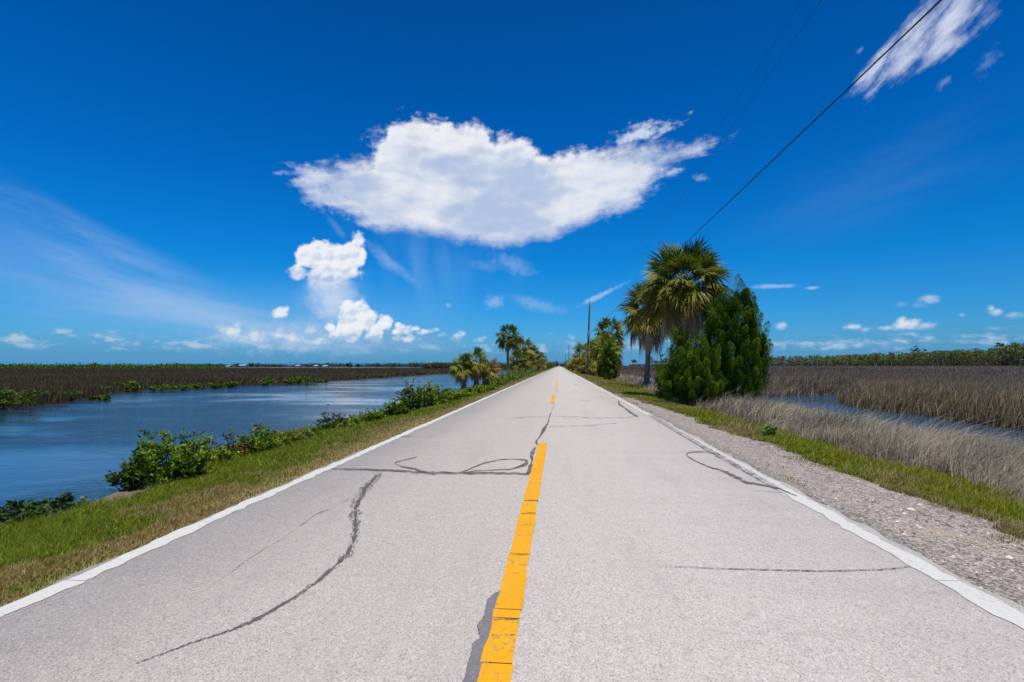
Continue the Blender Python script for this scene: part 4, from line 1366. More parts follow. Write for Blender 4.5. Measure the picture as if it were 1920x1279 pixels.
def shrub(label, x, y, h, w, seed, nst=14, nleaf=1500, leaf=0.06, cols=((0.05, 0.11, 0.015), (0.085, 0.155, 0.02), (0.03, 0.07, 0.012)), group=None, name='shore_shrub', cat='shrub', spread=1.0, z=None, bare=0.0, zup=0.5, aspect=0.5, mat=None, shape=1.0):
    global rng
    keep_rng = rng
    rng = np.random.default_rng(seed)
    z0 = (H1(x, y) if z is None else z) - 0.03
    root = thing(name, label, cat, (x, y, z0), group)
    mb, lf = MB(), MB()
    segP, segD, segT = [], [], []
    for k in range(nst):
        a = rng.uniform(0, 6.28)
        r = math.sqrt(rng.random()) * w * 0.5 * spread
        hh = h * rng.uniform(0.55, 1.0) * (1 - shape * 0.45 * (r / (w * 0.5 + 1e-6)) ** 2)
        if k == 0:
            hh, r = h, r * 0.3
        b0 = np.array([math.cos(a) * r * 0.45, math.sin(a) * r * 0.45, 0])
        e = np.array([math.cos(a) * r, math.sin(a) * r, hh])
        f = np.linspace(0, 1, 7)[:, None]
        p = b0 * (1 - f) + e * f + np.array([math.cos(a), math.sin(a), 0]) * 0.12 * w * np.sin(f * 3.14) * 0.5 + rng.normal(0, 0.03 * h, (7, 3)) * np.sin(f * 3.0)
        rb = max(0.006, 0.012 * h)
        tube(mb, p, np.linspace(rb, rb * 0.25, 7), 5)
        # side twigs
        segP.append((p, 1.0))
        for q in range(5):
            t0 = rng.uniform(0.25, 0.9)
            s = p[int(t0 * 6)]
            a2 = rng.uniform(0, 6.28)
            d = np.array([math.cos(a2), math.sin(a2), rng.uniform(0.2, 1.1)])
            L = 0.20 * (h + w) * 0.5 * rng.uniform(0.5, 1.1)
            tw = s + d * np.linspace(0, 1, 4)[:, None] * L
            tw[:, 2] = np.maximum(tw[:, 2], 0.02)
            tube(mb, tw, np.linspace(rb * 0.45, rb * 0.15, 4), 4)
            segP.append((tw, 0.8))
    mb.build('stems', MAT_STEM, root)
    m = len(segP)
    cols = np.array(cols)
    if nleaf:
        per = np.maximum(3, (nleaf * rng.dirichlet(np.ones(m) * 4)).astype(int))
        PP, DD, CC = [], [], []
        for (p, wt), n in zip(segP, per):
            if rng.random() < bare:
                continue
            t = rng.uniform(0.25 if wt == 1.0 else 0.1, 1.0, n) ** 0.8 * (len(p) - 1)
            i = np.minimum(t.astype(int), len(p) - 2)
            fr = (t - i)[:, None]
            Q = p[i] * (1 - fr) + p[i + 1] * fr
            a = rng.uniform(0, 6.28, n)
            D = np.stack([np.cos(a), np.sin(a), rng.uniform(-0.2, 1.0, n) * zup * 2], 1)
            PP.append(Q)
            DD.append(D)
            CC.append(np.repeat(cols[rng.integers(0, len(cols))][None], n, 0) * rng.uniform(0.7, 1.3, (n, 1)))
        PP, DD, CC = np.concatenate(PP), np.concatenate(DD), np.concatenate(CC)
        n = len(PP)
        leaves(lf, PP, DD, leaf * rng.uniform(0.6, 1.4, n), leaf * aspect * rng.uniform(0.7, 1.3, n), CC)
        lf.build('foliage', mat or MAT_LEAF, root)
    rng = keep_rng
    return root


GREENS = ((0.105, 0.185, 0.012), (0.155, 0.24, 0.018), (0.06, 0.12, 0.012), (0.20, 0.27, 0.03))
DARKS = ((0.025, 0.055, 0.016), (0.045, 0.085, 0.02), (0.015, 0.035, 0.012))
REDS = ((0.075, 0.03, 0.03), (0.05, 0.035, 0.025), (0.10, 0.04, 0.035), (0.05, 0.06, 0.02))


def px_shrub(label, px, py, hp, wp, seed, zb=-0.40, **k):
    x, y = gp(px, py, zb)
    return shrub(label, x, y, hp * y / FPX, wp * y / FPX, seed, **k)


G = 'shrubs along the left shore'
px_shrub('low mangrove clump standing in the water at the lower left corner', 28, 985, 62, 110, 101, -0.5, nst=22, nleaf=1500, leaf=0.075, cols=DARKS + ((0.05, 0.10, 0.02),), group=G, shape=0.3, zup=0.35)
px_shrub('small dark mangrove sprig in the shallows right of the corner clump', 108, 955, 42, 60, 102, -0.5, nst=10, nleaf=420, leaf=0.07, cols=DARKS, group=G, zup=0.35)
px_shrub('tiny olive weed on the bare sandy shore', 155, 940, 26, 22, 103, -0.42, nst=5, nleaf=110, leaf=0.05, cols=GREENS, group=G)
px_shrub('large leafy bush nearest the camera on the left shore', 312, 908, 118, 150, 104, nst=42, nleaf=5200, leaf=0.07, cols=GREENS, group=G, shape=0.35, zup=0.8)
px_shrub('dark green skirt bush at the left end of the large leafy bush', 245, 908, 72, 70, 105, nst=20, nleaf=1200, leaf=0.07, cols=DARKS + GREENS[:1], group=G)
px_shrub('thin red leaved sprig between the two leafy bushes', 392, 872, 78, 44, 106, nst=8, nleaf=210, leaf=0.055, cols=REDS, group=G, bare=0.3)
px_shrub('reddish bush to the left of the second leafy bush', 440, 868, 70, 60, 107, nst=10, nleaf=420, leaf=0.06, cols=REDS + GREENS[:2], group=G, bare=0.15)
px_shrub('second leafy bush of the left shore, bright green', 486, 858, 70, 74, 108, nst=22, nleaf=1600, leaf=0.065, cols=GREENS, group=G)
px_shrub('dark brownish bush beside pale dead stalks', 621, 812, 54, 60, 109, nst=18, nleaf=1100, leaf=0.06, cols=DARKS + ((0.07, 0.07, 0.025),), group=G)
px_shrub('bare grey twig tangle between the leafy and the brownish bush', 552, 834, 36, 90, 110, nst=26, nleaf=0, group=G)
px_shrub('bare grey twigs right of the brownish bush', 656, 806, 34, 46, 111, nst=18, nleaf=0, group=G)
px_shrub('narrow pointed green bush standing alone in the grass edge', 686, 800, 42, 38, 112, nst=11, nleaf=650, leaf=0.07, cols=GREENS, group=G)
px_shrub('upright bush just left of the big shore bush', 726, 788, 40, 34, 113, nst=10, nleaf=600, leaf=0.075, cols=GREENS + DARKS[:1], group=G)
px_shrub('tall left crown of the big shore bush, pointed top', 776, 776, 72, 56, 114, nst=22, nleaf=2400, leaf=0.095, cols=GREENS[:3] + DARKS[:1], group=G)
px_shrub('rounded right half of the big shore bush', 812, 768, 54, 64, 115, nst=22, nleaf=2400, leaf=0.095, cols=GREENS, group=G)
k = 0
for px, py, hp, wp, lab in ((752, 782, 26, 40, 'low leafy filler left of the big shore bush'), (845, 756, 30, 46, 'small bush between the big shore bush and the fan palms'), (868, 748, 13, 40, 'low bush under the leftmost fan palm'),
                            (914, 738, 15, 46, 'low bush under the rusty fan palm'), (935, 727, 26, 40, 'bright bush right of the fan palms'), (958, 719, 24, 36, 'bush at the foot of the lone tall palm'),
                            (975, 712, 20, 34, 'bush below the left palm thicket'), (962, 708, 22, 30, 'pale bush left of the palm thicket')):
    px_shrub(lab, px, py, hp, wp, 130 + k, -0.3, nst=12, nleaf=800, leaf=0.13, cols=GREENS, group=G)
    k += 1

for k, (px, py, hp, wp, lab, cs) in enumerate((
        (418, 866, 44, 44, 'green bush filling the gap behind the thin red sprig', GREENS), (462, 858, 40, 40, 'low bush between the reddish bush and the second leafy bush', GREENS + REDS[:1]), (520, 842, 34, 44, 'low bright bush right of the second leafy bush', GREENS),
        (548, 830, 26, 40, 'small yellowish bush in front of the grey twig tangle', ((0.12, 0.14, 0.03), (0.09, 0.12, 0.02))), (584, 822, 28, 44, 'low olive bush left of the brownish bush', GREENS + DARKS[:1]), (644, 808, 24, 34, 'low green bush in front of the bare twigs', GREENS),
        (664, 803, 28, 30, 'small bush just left of the narrow pointed one', GREENS), (704, 794, 28, 34, 'bushlet between the pointed and the upright bush', GREENS), (744, 784, 36, 40, 'mid green bush behind the upright bush', GREENS + DARKS[:1]),
        (826, 762, 40, 50, 'bright bush on the right flank of the big shore bush', GREENS), (850, 753, 24, 40, 'bush at the water side of the leftmost fan palm', GREENS), (894, 743, 14, 40, 'low bush between the left and the middle fan palm', GREENS),
        (930, 731, 20, 40, 'bush behind the rusty fan palm', GREENS), (944, 723, 28, 34, 'taller bush left of the lone palm trunk', GREENS), (968, 714, 26, 36, 'bush right of the lone palm trunk', GREENS), (986, 707, 18, 34, 'green bush in front of the palm thicket', GREENS), (1002, 701, 16, 30, 'small bush at the right end of the palm thicket', GREENS))):
    px_shrub(lab, px, py, hp, wp, 500 + k, -0.32, nst=9, nleaf=420 if px < 700 else 700, leaf=0.075 if px < 700 else 0.12, cols=tuple((c[0] * 1.25, c[1] * 1.15, c[2]) for c in cs), group=G, shape=0.6, bare=0.12)

# bushes lining both road sides far on
k = 0
for px, d, hp, w, lab in ((1022, 190, 13, 3.5, 'far bush on the left road side, just past the thicket'), (1029, 230, 12, 3.5, 'far left roadside bush, second past the thicket'), (1033, 290, 12, 4, 'far left roadside bush, third past the thicket'), (1037, 360, 12, 4, 'farthest bush on the left road side'),
                          (1075, 165, 17, 3.5, 'far bush on the right road side, first left of the palm clump'), (1070, 215, 16, 4, 'far right roadside bush, second from the palm clump'), (1067, 280, 17, 4, 'far right roadside bush below the second pole'), (1063, 350, 15, 4, 'far right roadside bush near the road end'), (1060, 430, 13, 4.5, 'farthest bush on the right road side')):
    x = xat(px, d)
    h = (hp + (FPX * 1.5 / d) * 1.0) * d / FPX * 0.9
    shrub(lab, x, d, h, w, 150 + k, 12, 500, 0.5, GREENS[:3], 'bushes along the far road', 'roadside_bush', shape=0.6)
    k += 1
shrub('dark round tree at the end of the road, left side', xat(1042.5, 600), 600, 9.0, 6, 171, 12, 500, 1.0, DARKS, None, 'far_tree', 'tree', shape=0.8)
shrub('low dark tree closing off the end of the road, right side', xat(1054, 640), 640, 6.0, 8, 172, 12, 500, 1.0, DARKS, None, 'far_tree', 'tree', shape=0.8)

# weed in the right-hand grass strip, young sapling by the palm trunk, low tussock
px_shrub('single broad leaved weed rising from the green strip beside the gravel', 1440, 826, 34, 26, 181, -0.2, nst=7, nleaf=110, leaf=0.14, cols=((0.07, 0.13, 0.03), (0.10, 0.16, 0.03)), name='weed', cat='plant', aspect=0.3)
px_shrub('leafy green weed among the tall dry grass at the right', 1808, 900, 42, 60, 182, -0.35, nst=10, nleaf=240, leaf=0.075, cols=((0.06, 0.10, 0.02), (0.09, 0.12, 0.03)), name='weed', cat='plant')
x, y = at_px(1236, 44)
shrub('thin nearly leafless sapling right beside the palm trunk', x, y, 3.6, 1.3, 183, 4, 230, 0.16, DARKS, None, 'sapling', 'young tree', bare=0.4, spread=0.3)
x, y = at_px(1192, 43)
shrub('low bright green tussock left of the palm foot', x, y, 0.55, 1.9, 184, 24, 900, 0.14, ((0.13, 0.18, 0.02), (0.10, 0.14, 0.02)), None, 'tussock', 'plant', zup=0.9, aspect=0.16)

# mangroves along the far bank of the channel
G = 'mangrove bushes on the far bank'
k = 0
MG = ((0.075, 0.135, 0.012), (0.11, 0.175, 0.016), (0.05, 0.095, 0.012))
for px, py, hp, wp, lab in ((20, 768, 48, 80, 'largest mangrove bush at the left picture edge, reflected in the channel'), (66, 757, 38, 52, 'mangrove bush leaning over the water, right of the largest one'), (126, 752, 24, 50, 'round mangrove bush standing in open water'),
                            (162, 744, 18, 26, 'sparse mangrove right of the round one'), (190, 742, 24, 40, 'mangrove with yellowish top, at the reed edge'), (196, 750, 11, 24, 'small floating looking mangrove tuft in the water'), (174, 749, 7, 12, 'tiniest mangrove tuft in the water'), (248, 734, 22, 52, 'broad bright mangrove left of the long low row'),
                            (300, 733, 11, 50, 'low mangrove row, left end'), (332, 732, 12, 46, 'low mangrove row, middle piece'), (370, 730, 13, 40, 'low mangrove row, right end'), (406, 729, 15, 24, 'small mangrove just past the low row'), (436, 727, 14, 26, 'mangrove pair member, left of the yellowish one'), (503, 722, 14, 36, 'yellowish mangrove on the bank'),
                            (570, 719, 17, 46, 'bright big mangrove on the middle of the far bank'), (545, 720, 10, 24, 'low mangrove attached left of the bright big one'), (602, 717, 7, 30, 'dim low mangrove right of the bright big one'), (676, 711, 11, 26, 'round mangrove where the channel narrows'), (712, 708, 6, 30, 'flat faint mangrove past the round one'), (800, 702, 6, 44, 'farthest mangrove before the fan palms')):
    px_shrub(lab, px, py, hp, wp, 200 + k, -0.5, nst=14, nleaf=900 if hp > 15 else 450, leaf=0.13 if py > 735 else 0.2, cols=MG, group=G, name='mangrove', cat='mangrove', shape=0.4, z=-0.5)
    k += 1


# ------------------------------------------------------------------ far woods (read as masses)
def crown_quads(mb, P, R3, n, size, cols):
    """leaf clumps spread through ellipsoid crowns: P centres, R3 radii, n clumps each"""
    m = len(P)
    kk = np.repeat(np.arange(m), n)
    d = nrm(rng.normal(size=(len(kk), 3))) * (rng.random(len(kk)) ** 0.4)[:, None]
    Q = P[kk] + d * R3[kk]
    c = palette(cols, m)[kk] * rng.uniform(0.75, 1.25, (len(kk), 1))
    D = nrm(rng.normal(size=(len(kk), 3)) + np.array([0, 0, 0.4]))
    leaves(mb, Q, D, size * rng.uniform(0.6, 1.5, len(kk)), size * 0.6 * rng.uniform(0.6, 1.4, len(kk)), c, 0.1)


def trunks(mb, P, h, r, col):
    m = len(P)
    a = np.arange(5) / 5 * 6.283
    ring = np.stack([np.cos(a), np.sin(a), a * 0], 1)
    b = P[:, None] + ring[None] * r[:, None, None]
    lean = np.concatenate([rng.normal(0, 0.05, (m, 2)), np.zeros((m, 1))], 1) * h[:, None]
    t = P[:, None] + ring[None] * (r * 0.5)[:, None, None] + np.array([0, 0, 1.0]) * h[:, None, None] + lean[:, None]
    V = np.stack([b, t], 1).reshape(-1, 3)
    k = np.arange(5)
    Q = np.stack([k, (k + 1) % 5, (k + 1) % 5 + 5, k + 5], 1)
    mb.add(V, (np.arange(m)[:, None, None] * 10 + Q[None]).reshape(-1, 4), None, np.repeat(col, 10, 0))


def build_far_woods():
    PINE = [(0.12, 0.165, 0.045), (0.15, 0.19, 0.05), (0.10, 0.135, 0.042), (0.18, 0.19, 0.06), (0.13, 0.14, 0.052)]
    # right: pine wood on the rising edge of the marsh
    mb, tm = MB(), MB()
    n = 1000
    px = rng.uniform(1180, 2060, n)
    d = np.interp(px, [1180, 1440, 1920, 2060], [560, 430, 245, 215]) * rng.uniform(0.97, 1.35, n)
    keepm = rng.random(n) < np.interp(px, [1180, 1420, 1520], [0.30, 0.4, 1])
    px, d = px[keepm], d[keepm]
    n = len(px)
    x = xats(px, d)
    z = H(x, d)
    front = np.interp(px, [1180, 1440, 1920, 2060], [560, 430, 245, 215])
    h = np.interp(px, [1180, 1440, 1560, 1800, 1920], [8, 8.6, 8.0, 8.4, 9.2]) * rng.uniform(0.72, 1.14, n) * (0.92 + 0.22 * (d / front - 1)) * np.interp(px, [1440, 1600, 1920], [1.05, 1.12, 1.22])
    P0 = np.stack([x, d, z], 1)
    trunks(tm, P0, h * 0.93, rng.uniform(0.14, 0.24, n), palette([(0.20, 0.17, 0.15), (0.14, 0.11, 0.09), (0.27, 0.24, 0.21)], n))
    for q in range(3):
        off = np.stack([rng.normal(0, 1.0, n), rng.normal(0, 1.0, n), h * (0.92 - 0.14 * q) + rng.normal(0, 0.3, n)], 1)
        crown_quads(mb, P0 + off, np.stack([rng.uniform(0.8, 2.3, n), rng.uniform(0.8, 2.3, n), rng.uniform(0.4, 1.1, n)], 1), 42, 0.7, PINE)
    # understorey of palmetto and scrub
    n2 = 1700
    px = rng.uniform(1180, 2080, n2)
    f = rng.uniform(0.97, 1.25, n2)
    d = np.interp(px, [1180, 1440, 1920, 2080], [560, 430, 245, 212]) * f
    x = xats(px, d)
    hh = rng.uniform(1.0, 4.4, n2) * np.interp(px, [1180, 1430, 1560], [0.5, 0.7, 1])
    P = np.stack([x, d, H(x, d) + hh * 0.55 + 0.7], 1)
    crown_quads(mb, P, np.stack([hh * 0.7, hh * 0.7, hh * 0.6], 1), 40, 0.7, [(0.055, 0.070, 0.026), (0.075, 0.085, 0.028), (0.045, 0.050, 0.026), (0.10, 0.10, 0.04), (0.085, 0.070, 0.042)])
    o = mb.build('pine_wood', MAT_FAR)
    tag(o, kind='stuff')
    t_o = tm.build('wood_trunks', MAT_BARK_FAR)
    tag(t_o, kind='stuff')

    # left: mangrove belt, far shore woods
    mb = MB()
    n = 520
    px = rng.uniform(-140, 420, n)
    d = rng.uniform(196, 260, n)
    d = np.where(px > 330, d + 60, d)
    x = xats(px, d)
    r = rng.uniform(0.8, 1.9, n) * np.where(rng.random(n) < 0.06, 1.5, 1.0)
    P = np.stack([x, d, H(x, d) + 0.35 + r * 0.55], 1)
    crown_quads(mb, P, np.stack([r * 2.2, r * 2.0, r * 0.75], 1), 46, 0.65, [(0.065, 0.115, 0.018), (0.085, 0.14, 0.02), (0.05, 0.09, 0.02)])
    tag(mb.build('mangrove_belt', MAT_FAR), kind='stuff')
    mb = MB()
    n = 520
    px = np.concatenate([rng.uniform(300, 860, 330), rng.uniform(780, 1044, 190)])
    d = np.concatenate([rng.uniform(585, 720, 330), rng.uniform(580, 650, 190)])
    x = xats(px, d)
    r = rng.uniform(1.3, 2.7, n) * np.interp(px, [300, 420, 560, 640, 780, 860], [0.9, 1.0, 1.0, 1.15, 1.2, 1.3]) * np.where(rng.random(n) < 0.05, 1.45, 1)
    P = np.stack([x, d, np.full(n, -0.2) + 0.4 + r * 0.7], 1)
    crown_quads(mb, P, np.stack([r * 2.4, r * 2.0, r * 0.9], 1), 46, 1.25, [(0.045, 0.075, 0.030), (0.060, 0.090, 0.034), (0.035, 0.055, 0.028)])
    tag(mb.build('far_shore_wood', MAT_FAR), kind='stuff')
    # tan scrub hammock nearer the road, left
    mb, tm = MB(), MB()
    n = 300
    px = np.concatenate([rng.uniform(792, 872, 190), rng.uniform(860, 1000, 110)])
    d = rng.uniform(255, 268, n)
    x = xats(px, d)
    r = rng.uniform(0.7, 1.35, n) * np.interp(px, [790, 815, 860, 1000], [0.7, 1.15, 1.1, 0.8])
    P = np.stack([x, d, np.full(n, -0.45) + 0.5 + r * 1.1], 1)
    crown_quads(mb, P, np.stack([r * 1.2, r, r * 1.0], 1), 50, 0.6, [(0.080, 0.078, 0.034), (0.105, 0.090, 0.042), (0.060, 0.068, 0.028), (0.095, 0.068, 0.038)])
    trunks(tm, np.stack([x, d, np.full(n, -0.5)], 1)[:120], rng.uniform(1.8, 3.6, 120), np.full(120, 0.09), palette([(0.20, 0.17, 0.14), (0.12, 0.1, 0.08)], 120))
    tag(mb.build('scrub_hammock', MAT_FAR), kind='stuff')
    tag(tm.build('scrub_stems', MAT_BARK_FAR), kind='stuff')


def flat_mat(name, c, rough=0.8):
    m, b = new_mat(name)
    n = noise(posv(), 3.0, 4.0, 0.6)
    put(b.inputs['Base Color'], mix(n, tuple(v * 0.85 for v in c), tuple(min(1, v * 1.15) for v in c)))
    b.inputs['Roughness'].default_value = rough
    return m


MAT_BARK_FAR, _b = new_mat('far_bark')
put(_b.inputs['Base Color'], attr())
_b.inputs['Roughness'].default_value = 0.9
build_far_woods()


def pine(label, px, d, h, seed, spread=1.0):
    global rng
    keep_rng = rng
    rng = np.random.default_rng(seed)
    x = xat(px, d)
    z0 = H1(x, d)
    root = thing('pine_tree', label, 'pine tree', (x, d, z0), 'pines standing out of the right-hand wood')
    mb, tm = MB(), MB()
    n = 8
    f = np.linspace(0, 1, n)
    bend = rng.normal(0, 0.5)
    pts = np.stack([bend * f ** 2, 0 * f, f * h * 0.95], 1)
    tube(tm, pts, np.linspace(0.22, 0.07, n), 6, (0.2, 0.17, 0.14))
    P, R3 = [], []
    for q in range(9):
        fz = rng.uniform(0.68, 1.0)
        a = rng.uniform(0, 6.28)
        r = (1.02 - fz) * 5.2 * spread + 0.5
        e = np.array([bend * fz ** 2 + math.cos(a) * r, math.sin(a) * r, h * fz])
        tube(tm, [np.array([bend * fz ** 2, 0, h * fz * 0.95]), e], [0.07, 0.03], 4, (0.2, 0.17, 0.14))
        P.append(e)
        R3.append((rng.uniform(0.7, 1.3), rng.uniform(0.7, 1.3), rng.uniform(0.35, 0.6)))
    crown_quads(mb, np.array(P), np.array(R3), 30, 0.6, [(0.06, 0.09, 0.028), (0.08, 0.11, 0.03), (0.05, 0.07, 0.026)])
    tm.build('trunk', MAT_BARK_FAR, root)
    mb.build('crown', MAT_FAR, root)
    rng = keep_rng


for k, (px, d, h, lab, sp) in enumerate((
        (1716, 330, 12.6, 'flat topped pine standing clear above the middle of the right wood', 1.3), (1737, 345, 10.8, 'bare lanky pine right of the flat topped one', 0.7),
        (1876, 260, 11.6, 'tallest pine at the right end of the wood', 1.1), (1912, 250, 11.2, 'pine at the right picture edge', 1.0), (1450, 440, 9.6, 'first lone pine right of the dark cedar', 0.8),
        (1468, 445, 9.0, 'second thin pine right of the dark cedar', 0.7), (1222, 500, 9.0, 'distant pine seen left of the low cedar, near the palm trunk', 1.0), (1250, 505, 8.6, 'distant pine behind the thin sapling', 1.0), (1188, 520, 7.0, 'distant pine left of the slim palm trunk', 0.8))):
    pine(lab, px, d, h, 300 + k, sp)


def far_tree(label, px, d, h, w, seed):
    shrub(label, xat(px, d), d, h, w, seed, 10, 420, 1.1, ((0.03, 0.05, 0.03), (0.04, 0.065, 0.035), (0.025, 0.04, 0.025)), 'round trees on the far shore', 'far_tree', 'tree', shape=0.9, mat=MAT_FAR, z=-0.3)


far_tree('round dark tree beside the long white house on the far shore', 469, 600, 5.6, 7.5, 401)
far_tree('smaller dark tree left of the long white house', 445, 605, 5.4, 5, 402)
far_tree('biggest round tree on the middle of the far shore', 656, 600, 6.4, 7.5, 403)
far_tree('lower tree right of the biggest round one', 671, 602, 4.4, 6, 404)
far_tree('dark tree on the left stretch of the far shore', 330, 420, 4.2, 5, 405)
far_tree('lumpy tree top above the mangrove belt', 176, 262, 3.4, 4.5, 406)
far_tree('dark tree right of the lumpy one, on the far shore', 392, 590, 5.0, 6, 407)

MAT_WALL = flat_mat('house_white_wall', (0.55, 0.53, 0.50))
MAT_ROOF = flat_mat('house_grey_roof', (0.34, 0.33, 0.32))
MAT_PANE = flat_mat('house_window', (0.05, 0.06, 0.07), 0.2)


def house(label, px, d, w, h, dep=8.0):
    x = xat(px, d)
    root = thing('house', label, 'house', (x, d, -0.3), 'white houses on the far shore')
    mb = MB()
    a, e = w / 2, dep / 2
    V = [(-a, -e, 0), (a, -e, 0), (a, e, 0), (-a, e, 0), (-a, -e, h), (a, -e, h), (a, e, h), (-a, e, h), (-a, 0, h + 0.9), (a, 0, h + 0.9)]
    mb.add(V, [(0, 1, 5, 4), (1, 2, 6, 5), (2, 3, 7, 6), (3, 0, 4, 7)], [(4, 8, 7), (5, 6, 9)])
    mb.build('wall', MAT_WALL, root)
    mb = MB()
    for s in (-1, 1):
        o = 0.5
        yy = s * (e + o)
        zz = h - 0.2
        V = [(-a - o, yy, zz), (a + o, yy, zz), (a + o, 0, h + 1.02), (-a - o, 0, h + 1.02), (-a - o, yy, zz + 0.16), (a + o, yy, zz + 0.16), (a + o, 0, h + 1.14), (-a - o, 0, h + 1.14)]
        mb.add(V, [(0, 1, 2, 3), (4, 5, 6, 7), (0, 1, 5, 4), (1, 2, 6, 5), (0, 3, 7, 4)])
    mb.build('roof', MAT_ROOF, root)
    for q in range(3):
        mb = MB()
        cx = -a * 0.6 + q * a * 0.6
        b = [(cx - 0.6, -e - 0.06, h * 0.35), (cx + 0.6, -e - 0.06, h * 0.35), (cx + 0.6, -e - 0.06, h * 0.78), (cx - 0.6, -e - 0.06, h * 0.78)]
        f = [(p[0], -e - 0.01, p[2]) for p in b]
        mb.add(b + f, [(0, 1, 2, 3), (0, 1, 5, 4), (1, 2, 6, 5), (2, 3, 7, 6), (3, 0, 4, 7)])
        mb.build('window', MAT_PANE, root)


for px, d, w, h, lab in ((457, 575, 7.0, 1.9, 'long white house left of the round dark tree, far shore'), (560, 576, 4.0, 1.5, 'white house midway along the far shore, alone'), (594, 577, 3.5, 1.4, 'left one of two small white houses close together on the far shore'),
                         (611, 576, 4.5, 1.2, 'right one of two small white houses close together on the far shore'), (430, 577, 3.5, 1.0, 'small white house at the left end of the far shore houses')):
    house(lab, px, d, w, h)

# ------------------------------------------------------------------ poles and wires
MAT_POLE = bark_mat('pole_wood', (0.055, 0.046, 0.042), (0.13, 0.11, 0.098))
MAT_WIRE, _b = new_mat('wire_rubber')
put(_b.inputs['Base Color'], (0.014, 0.014, 0.018))
_b.inputs['Roughness'].default_value = 0.5
MAT_METAL, _b = new_mat('bracket_metal')
put(_b.inputs['Base Color'], (0.12, 0.12, 0.13))
_b.inputs['Roughness'].default_value = 0.45
MAT_PORC, _b = new_mat('insulator_glaze')
put(_b.inputs['Base Color'], (0.30, 0.29, 0.30))
_b.inputs['Roughness'].default_value = 0.25

PX = 4.75


def pole(label, d, ztop, lean, r, detail=True):
    x = PX
    z0 = H1(x, d) - 0.05
    root = thing('utility_pole', label, 'utility pole', (x, d, z0), 'utility poles along the right side')
    h = ztop - z0
    mb = MB()
    f = np.linspace(0, 1, 9)
    tube(mb, np.stack([lean * f, 0 * f, h * f], 1), r * (1.1 - 0.35 * f), 10)
    mb.build('shaft', MAT_POLE, root, smooth=True)
    for dx, dz in ((0.0, 0.0), (0.18, -0.9)):
        mb = MB()
        b = np.array([lean + dx, 0, h + dz])
        tube(mb, [b, b + (0, 0, 0.06), b + (0, 0, 0.10), b + (0, 0, 0.2), b + (0, 0, 0.26)], [0.03, 0.03, 0.075, 0.06, 0.03], 8)
        mb.build('insulator', MAT_PORC, root)
        if dx:
            mb = MB()
            tube(mb, [np.array([lean, 0, h + dz - 0.1]), b], [0.03, 0.03], 6)
            mb.build('bracket', MAT_METAL, root)
    if detail:
        fz = 6.7 / h
        mb = MB()
        tube(mb, [(lean * fz + 0.0, -r * 1.25, 5.9), (lean * fz, -r * 1.25, 6.1), (lean * fz, -r * 1.25, 7.3), (lean * fz, -r * 1.25, 7.45)], [0.10, 0.2, 0.2, 0.1], 10)
        mb.build('cable_box', MAT_METAL, root, smooth=True)
        mb = MB()
        tube(mb, [(r * 1.15, 0, 0.1), (lean * 0.45 + r * 1.0, 0, h * 0.45)], [0.03, 0.03], 6)
        mb.build('conduit', MAT_METAL, root)
    return root


pole('nearest wooden utility pole, leaning right, among the right palm clump', 88, 12.3, 0.55, 0.17)
pole('second utility pole, seen over the far right roadside bushes', 250, 11.6, 0.1, 0.17, False)
pole('third utility pole, tiny, left of the second one', 385, 11.0, 0.0, 0.17, False)


def wire(name, label, pts, r, cat, group=None):
    mb = MB()
    tube(mb, pts, r, 5)
    o = mb.build(name, MAT_WIRE, None, smooth=True)
    return tag(o, label, cat, group)


def span(x0, y0, z0, x1, y1, z1, sag, n=70):
    f = np.linspace(0, 1, n)
    return np.stack([x0 + (x1 - x0) * f, y0 + (y1 - y0) * f, z0 + (z1 - z0) * f - sag * 4 * f * (1 - f)], 1)


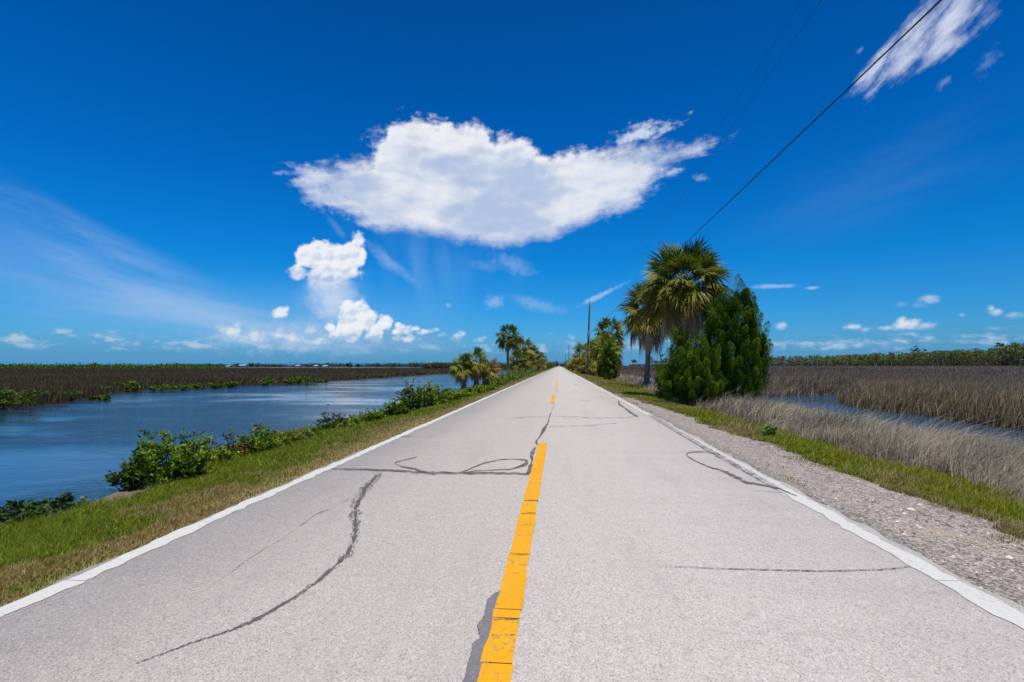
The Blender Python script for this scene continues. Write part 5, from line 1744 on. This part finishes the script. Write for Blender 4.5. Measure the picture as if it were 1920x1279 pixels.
G = 'overhead power wires'
bx = ray(1757, 0) * (12.2 / ray(1757, 0).y)
P0 = np.array((PX + 0.3, 88, 6.75))
P1 = np.array((bx.x, 12.2, CAM_H + bx.z))
P2 = P1 + (P1 - P0) * 0.45
wire('phone_cable', 'thick dark cable slanting from the top edge to behind the tall palm', span(*P0, *P2, 0.10), 0.022, 'overhead cable')
wire('power_wire', 'thin faint wire, the left one of the parallel pair in the upper sky', span(5.2, -50, 12.6, 5.62, 88, 12.45, 3.0), 0.0042, 'overhead wire', G)
wire('power_wire', 'thin faint wire, the right one of the parallel pair in the upper sky', span(5.7, -50, 12.0, 5.80, 88, 11.5, 2.35), 0.0048, 'overhead wire', G)

# ------------------------------------------------------------------ small stones on the shoulder
def stone(label, px, py, s, seed, col):
    global rng
    keep_rng = rng
    rng = np.random.default_rng(seed)
    x, y = gp(px, py, -0.05)
    bm = bmesh.new()
    bmesh.ops.create_icosphere(bm, subdivisions=2, radius=s)
    for v in bm.verts:
        v.co *= 1 + 0.22 * math.sin(v.co.x * 9 / s * 0.3 + seed) * math.cos(v.co.y * 7 / s * 0.3 + seed * 2)
        v.co.z *= 0.6
    me = bpy.data.meshes.new('stone')
    bm.to_mesh(me)
    bm.free()
    m, b = new_mat('stone_' + str(seed))
    put(b.inputs['Base Color'], mix(noise(posv(), 60.0, 4.0, 0.6), tuple(c * 0.8 for c in col), col))
    b.inputs['Roughness'].default_value = 0.9
    me.materials.append(m)
    o = bpy.data.objects.new('stone', me)
    COL.objects.link(o)
    o.location = (x, y, H1(x, y) + s * 0.25)
    tag(o, label, 'stone', 'stones on the gravel shoulder')
    rng = keep_rng


stone('palest white stone on the gravel, half way to the right picture edge', 1708, 957, 0.035, 1, (0.72, 0.70, 0.64))
stone('pale stone nearer the white line than the whitest one', 1725, 992, 0.022, 2, (0.55, 0.5, 0.45))
stone('tan stone at the grass edge beside dry tufts', 1610, 865, 0.05, 3, (0.48, 0.38, 0.26))

# ------------------------------------------------------------------ view
vs = SC.view_settings
vs.view_transform = 'Standard'
vs.look = 'None'
vs.exposure = EXPOSURE
vs.gamma = 1.0
SC.render.engine = 'CYCLES'
SC.cycles.max_bounces = 6
SC.cycles.transparent_max_bounces = 8
SC.cycles.use_denoising = True
